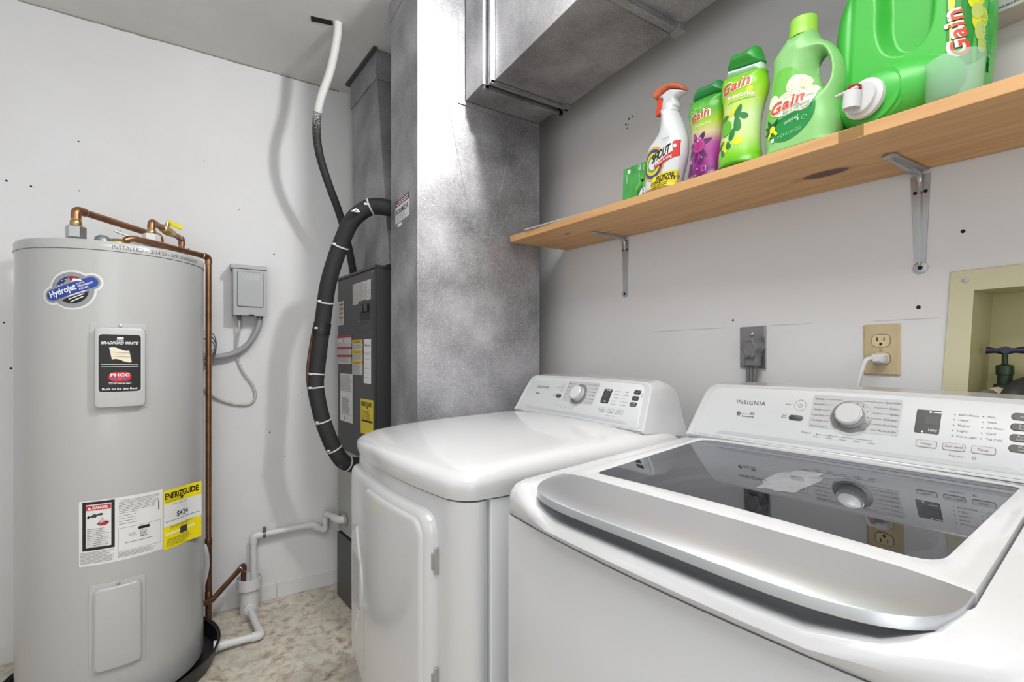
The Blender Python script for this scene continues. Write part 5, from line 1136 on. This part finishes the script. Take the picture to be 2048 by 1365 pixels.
for d_, k in ((.002, 0), (-.001, .02), (-.003, .25), (-.004, .5), (-.002, .68), (.004, .83), (.012, .925), (.022, .975), (.036, 1.0), (.07, 1.0), (.13, 1.0), (.2, 1.0), (.28, 1.0), (.33, 1)):
    o = out2(HX, -.004, yb, .055, bow, 0)
    cx_, cy_ = 0, .35; ring = []
    for x, y in o:
        sx_ = (HX-d_)/HX; sy_ = (.352-d_)/.352; X = x*sx_; Y = cy_+(y-cy_)*sy_
        ring.append((X, Y, .924+(zt(X, Y)-.924)*k))
    rings.append(ring)
loft(bm, rings); part('top_panel', bm, ENAM, dr, smooth=50)
def dfr(x, z, off): return Vector((x, bow(x)-off, z))
bm = solid(rr(-.312, .264, .330, .888, .045, 7), [(0, -.004), (0, .010), (.004, .017), (.012, .022), (.024, .0235)]); bend(bm, dfr, .03); door = part('door', bm, ENAM, dr, smooth=40)
bm = solid(rr(-.080, .248, .346, .872, .036, 7), [(0, .020), (.001, .0245), (.006, .0285), (.014, .0290)]); bend(bm, dfr, .03); part('door_skin', bm, ENAM, door, smooth=40)
# grip at the free edge of the door
def lens(zc, hh, hw, xc, n=16): return [(xc+hw*math.sin(PI*i/n)**1.3, zc-hh+2*hh*i/n) for i in range(n+1)]+[(xc-hw*math.sin(PI*i/n)**1.3, zc+hh-2*hh*i/n) for i in range(1, n)]
bm = solid(lens(.592, .148, .070, -.172), [(0, .018), (.003, .0265), (.008, .0285)]); bend(bm, dfr, None, .03); part('door_grip', bm, ENAM, door, smooth=40)
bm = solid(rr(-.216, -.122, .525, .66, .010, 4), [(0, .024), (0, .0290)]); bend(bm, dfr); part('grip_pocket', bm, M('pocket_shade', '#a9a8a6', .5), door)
for z in (.790, .545):
    bm = B(); box(bm, .2645, .269, bow(.267)-.009, bow(.267)+.004, z-.027, z+.027); box(bm, .2625, .2665, bow(.262)-.013, bow(.262)-.006, z-.017, z+.017)
    part('hinge', bm, M('hinge_steel', '#a6a5a2', .35, .7), dr, bevel=.001)
bm = B(); loft(bm, [[(x, y, z) for x, y in out2(HX-.02, .02, .09, .04, bow)] for z in (.0, .022)]); part('foot_plinth', bm, BLACK, dr)
console(dr, 0.0)

# ---------------- washer
ws = thing('washer', 'white top-loading washer with dark glass lid in the right foreground', 'washer', (.47, .42, 0), -PI/2+math.radians(4.5))
bw = lambda x: .20*x*x-.006
bm = B(); loft(bm, [[(x, y, z) for x, y in out2(HX, .0, yb, .022, bw, d_)] for z, d_ in ((.02, .004), (.04, 0), (.915, 0), (.9175, .0015))]); part('cabinet_shell', bm, ENAM, ws, smooth=40)
bm = B(); loft(bm, [[(x, y, z) for x, y in out2(HX-.01, .01, yb-.01, .02, bw)] for z in (.0, .022)]); part('foot_plinth', bm, BLACK, ws)
ZL = lambda x, y: .980+.032*min(max((y+.02)/.58, 0), 1)-.006*(x/.3)**2      # lid surface height
def sms(e0, e1, v): t_ = min(max((v-e0)/(e1-e0), 0), 1); return t_*t_*(3-2*t_)
def wz(X, Y, k, d_):
    front = (1-sms(.02, .12, Y))*(1-sms(.20, .30, abs(X)))           # scooped front under the lid lip
    top = ZL(X, Y)+.002-front*(.030+.014*sms(.012, .032, d_))
    if d_ > .052: top -= .020*sms(.0565, .0605, d_)+.0*front
    return .919+(top-.919)*k
rings = []; base = out2(HX, .0, yb, .03, bw, 0)
for d_, k in ((.003, 0), (.0, .04), (-.001, .25), (.0, .5), (.003, .72), (.009, .88), (.018, .97), (.03, 1), (.045, 1), (.052, 1), (.0565, 1), (.0605, 1), (.064, 1), (.09, 1)):
    ring = []
    for x, y in base:
        sx_ = (HX-d_)/HX; sy_ = (.35-d_)/.35; X = x*sx_; Y = .35+(y-.35)*sy_; ring.append((X, Y-.016*(1-sms(.22, .31, abs(X)))*(1-sms(.0, .1, y))*sms(0, .5, k)*(1-sms(.010, .03, d_)), wz(X, Y, k, d_)))
    rings.append(ring)
op = []
for x, y in base:
    a_ = math.atan2((y-.33)/.33, x/.343); op.append((.225*math.copysign(abs(math.cos(a_))**.8, math.cos(a_)), .345+.19*math.copysign(abs(math.sin(a_))**.8, math.sin(a_)), .968))
rings.append(op); rings.append([(x*.985, .345+(y-.345)*.985, .935) for x, y, z in op])
bm = B(); loft(bm, rings, cap0=False, cap1=False); part('top_deck', bm, ENAM, ws, smooth=50)
part('tub_ring', lathe(B(), [(.262, .90), (.262, .945), (.235, .952), (.205, .948), (.200, .93), (.205, .90)], (0, .345, 0), seg=48), M('tub_ring_white', '#c5c8cb', .4), ws, smooth=40)
part('basket', lathe(B(), [(.205, .93), (.215, .88), (.215, .45), (.08, .42), (.06, .50), (.05, .62), (.0001, .63)], (0, .345, 0), seg=48), STEEL, ws, smooth=40)
# lid: white frame, glass pane, silver lip
def lidout(d, y0=.112, yf=None): return rr(-.280+d, .280-d, y0+d, .575-d, .03, 6, 6)
def lz(x, y): return ZL(x, y)+.004
def gl_out():
    o = []
    cs = [(-.243, .160, .012), (.247, .160, .035), (.262, .548, .010), (-.262, .548, .035)]
    P = [Vector((a_, b_)) for a_, b_, _ in cs]
    for i in range(4):
        a_, b_, c_ = P[i-1], P[i], P[(i+1) % 4]; u = (a_-b_).normalized(); v = (c_-b_).normalized(); r_ = cs[i][2]
        for k in range(7): s_ = k/6; o.append((b_+u*r_)*(1-s_)**2+b_*2*s_*(1-s_)+(b_+v*r_)*s_*s_)
    return [tuple(p) for p in o]
gi = gl_out(); oo = []
for x, y in gi:  # matching outer outline by ray from the centre to the rounded rectangle
    a_ = Vector((x, y-.355)); k = min(.283/abs(a_.x) if a_.x else 9, (.222 if a_.y > 0 else .243)/abs(a_.y) if a_.y else 9); q = a_*k; oo.append((q.x, q.y+.355))
def seg(pts, n=5):
    out = []
    for i in range(len(pts)):
        a_, b_ = Vector(pts[i]), Vector(pts[(i+1) % len(pts)])
        for k in range(n): out.append(tuple(a_+(b_-a_)*k/n))
    return out
gi2, oo2 = seg(gi), seg(oo)
bm = B(); R_ = []
mixp = lambda s_: [(o_[0]+(g_[0]-o_[0])*s_, o_[1]+(g_[1]-o_[1])*s_) for o_, g_ in zip(oo2, gi2)]
for s_, dz in ((0, -.018), (0, -.003), (.03, -.0005), (.07, 0), (.93, 0), (.985, -.001), (1.0, -.003), (1.0, -.016)):
    R_.append([(x, y, lz(x, y)+dz) for x, y in mixp(s_)])
R_.append(R_[0]); loft(bm, R_, cap0=False, cap1=False); lid = part('lid_frame', bm, ENAM, ws, smooth=40)
bm = B(); g2 = gl_out(); bm.faces.new([bm.verts.new((x, y, ZL(x, y)*0+.9895+(y-.16)*.0535-.0005)) for x, y in g2])
part('lid_glass', bm, LIDGLASS, ws, label='dark tinted glass pane')
# silver lip: rounded front, overhanging
def lip(d):
    n = 40; pts = []
    for i in range(n+1):
        a_ = PI+PI*i/n; c_, s_ = math.cos(a_), math.sin(a_)
        X = (.283-d)*math.copysign(abs(c_)**.45, c_); Y = .100+(.110-d)*math.copysign(abs(s_)**.78, s_)
        pts.append((X, Y))
    return [( .283-d, .1115)]*0+pts+[(.283-d, .1115), (-.283+d, .1115)]
bm = B(); rings = []
def lsz(x, y): return .9765+.032*(y+.02)/.58*1.0+.0045-.004*(x/.28)**2+.004*sms(-.05, .1, y)
for d_, dz in ((.012, -.0145), (.002, -.014), (.0, -.0125), (.0, -.0025), (.0008, -.0008), (.003, .0), (.03, .002), (.06, .003)):
    rings.append([(x, y, lsz(x, y)+dz) for x, y in lip(d_)])
loft(bm, rings); part('silver_lip', bm, SILV, ws, smooth=40, label='brushed silver front lip of the lid')
console(ws, .012, washer=True)
# torn clear sticker left on the glass
gz = lambda x, y: .9895+(y-.16)*.0535
bm = B(); rnd = random.Random(5); c0 = bm.verts.new((.016, .350, gz(0, .350)+.004)); rim = []; mid = []
for i in range(22):
    a_ = 2*PI*i/22; k = rnd.uniform(.85, 1.12)
    x, y = .020+.032*k*math.copysign(abs(math.cos(a_))**.6, math.cos(a_)), .350+.072*k*math.copysign(abs(math.sin(a_))**.6, math.sin(a_))
    rim.append(bm.verts.new((x, y, gz(x, y)+.0006))); mid.append(bm.verts.new((.016+(x-.016)*.6, .350+(y-.350)*.6, gz(x, y)+rnd.uniform(.001, .004))))
for i in range(22):
    j = (i+1) % 22; bm.faces.new((rim[i], rim[j], mid[j], mid[i])); bm.faces.new((mid[i], mid[j], c0))
m_ = M('clear_film', '#f2f4f6', .08, alpha=.2, coat=1)
part('clear_sticker', bm, m_, ws, smooth=None)
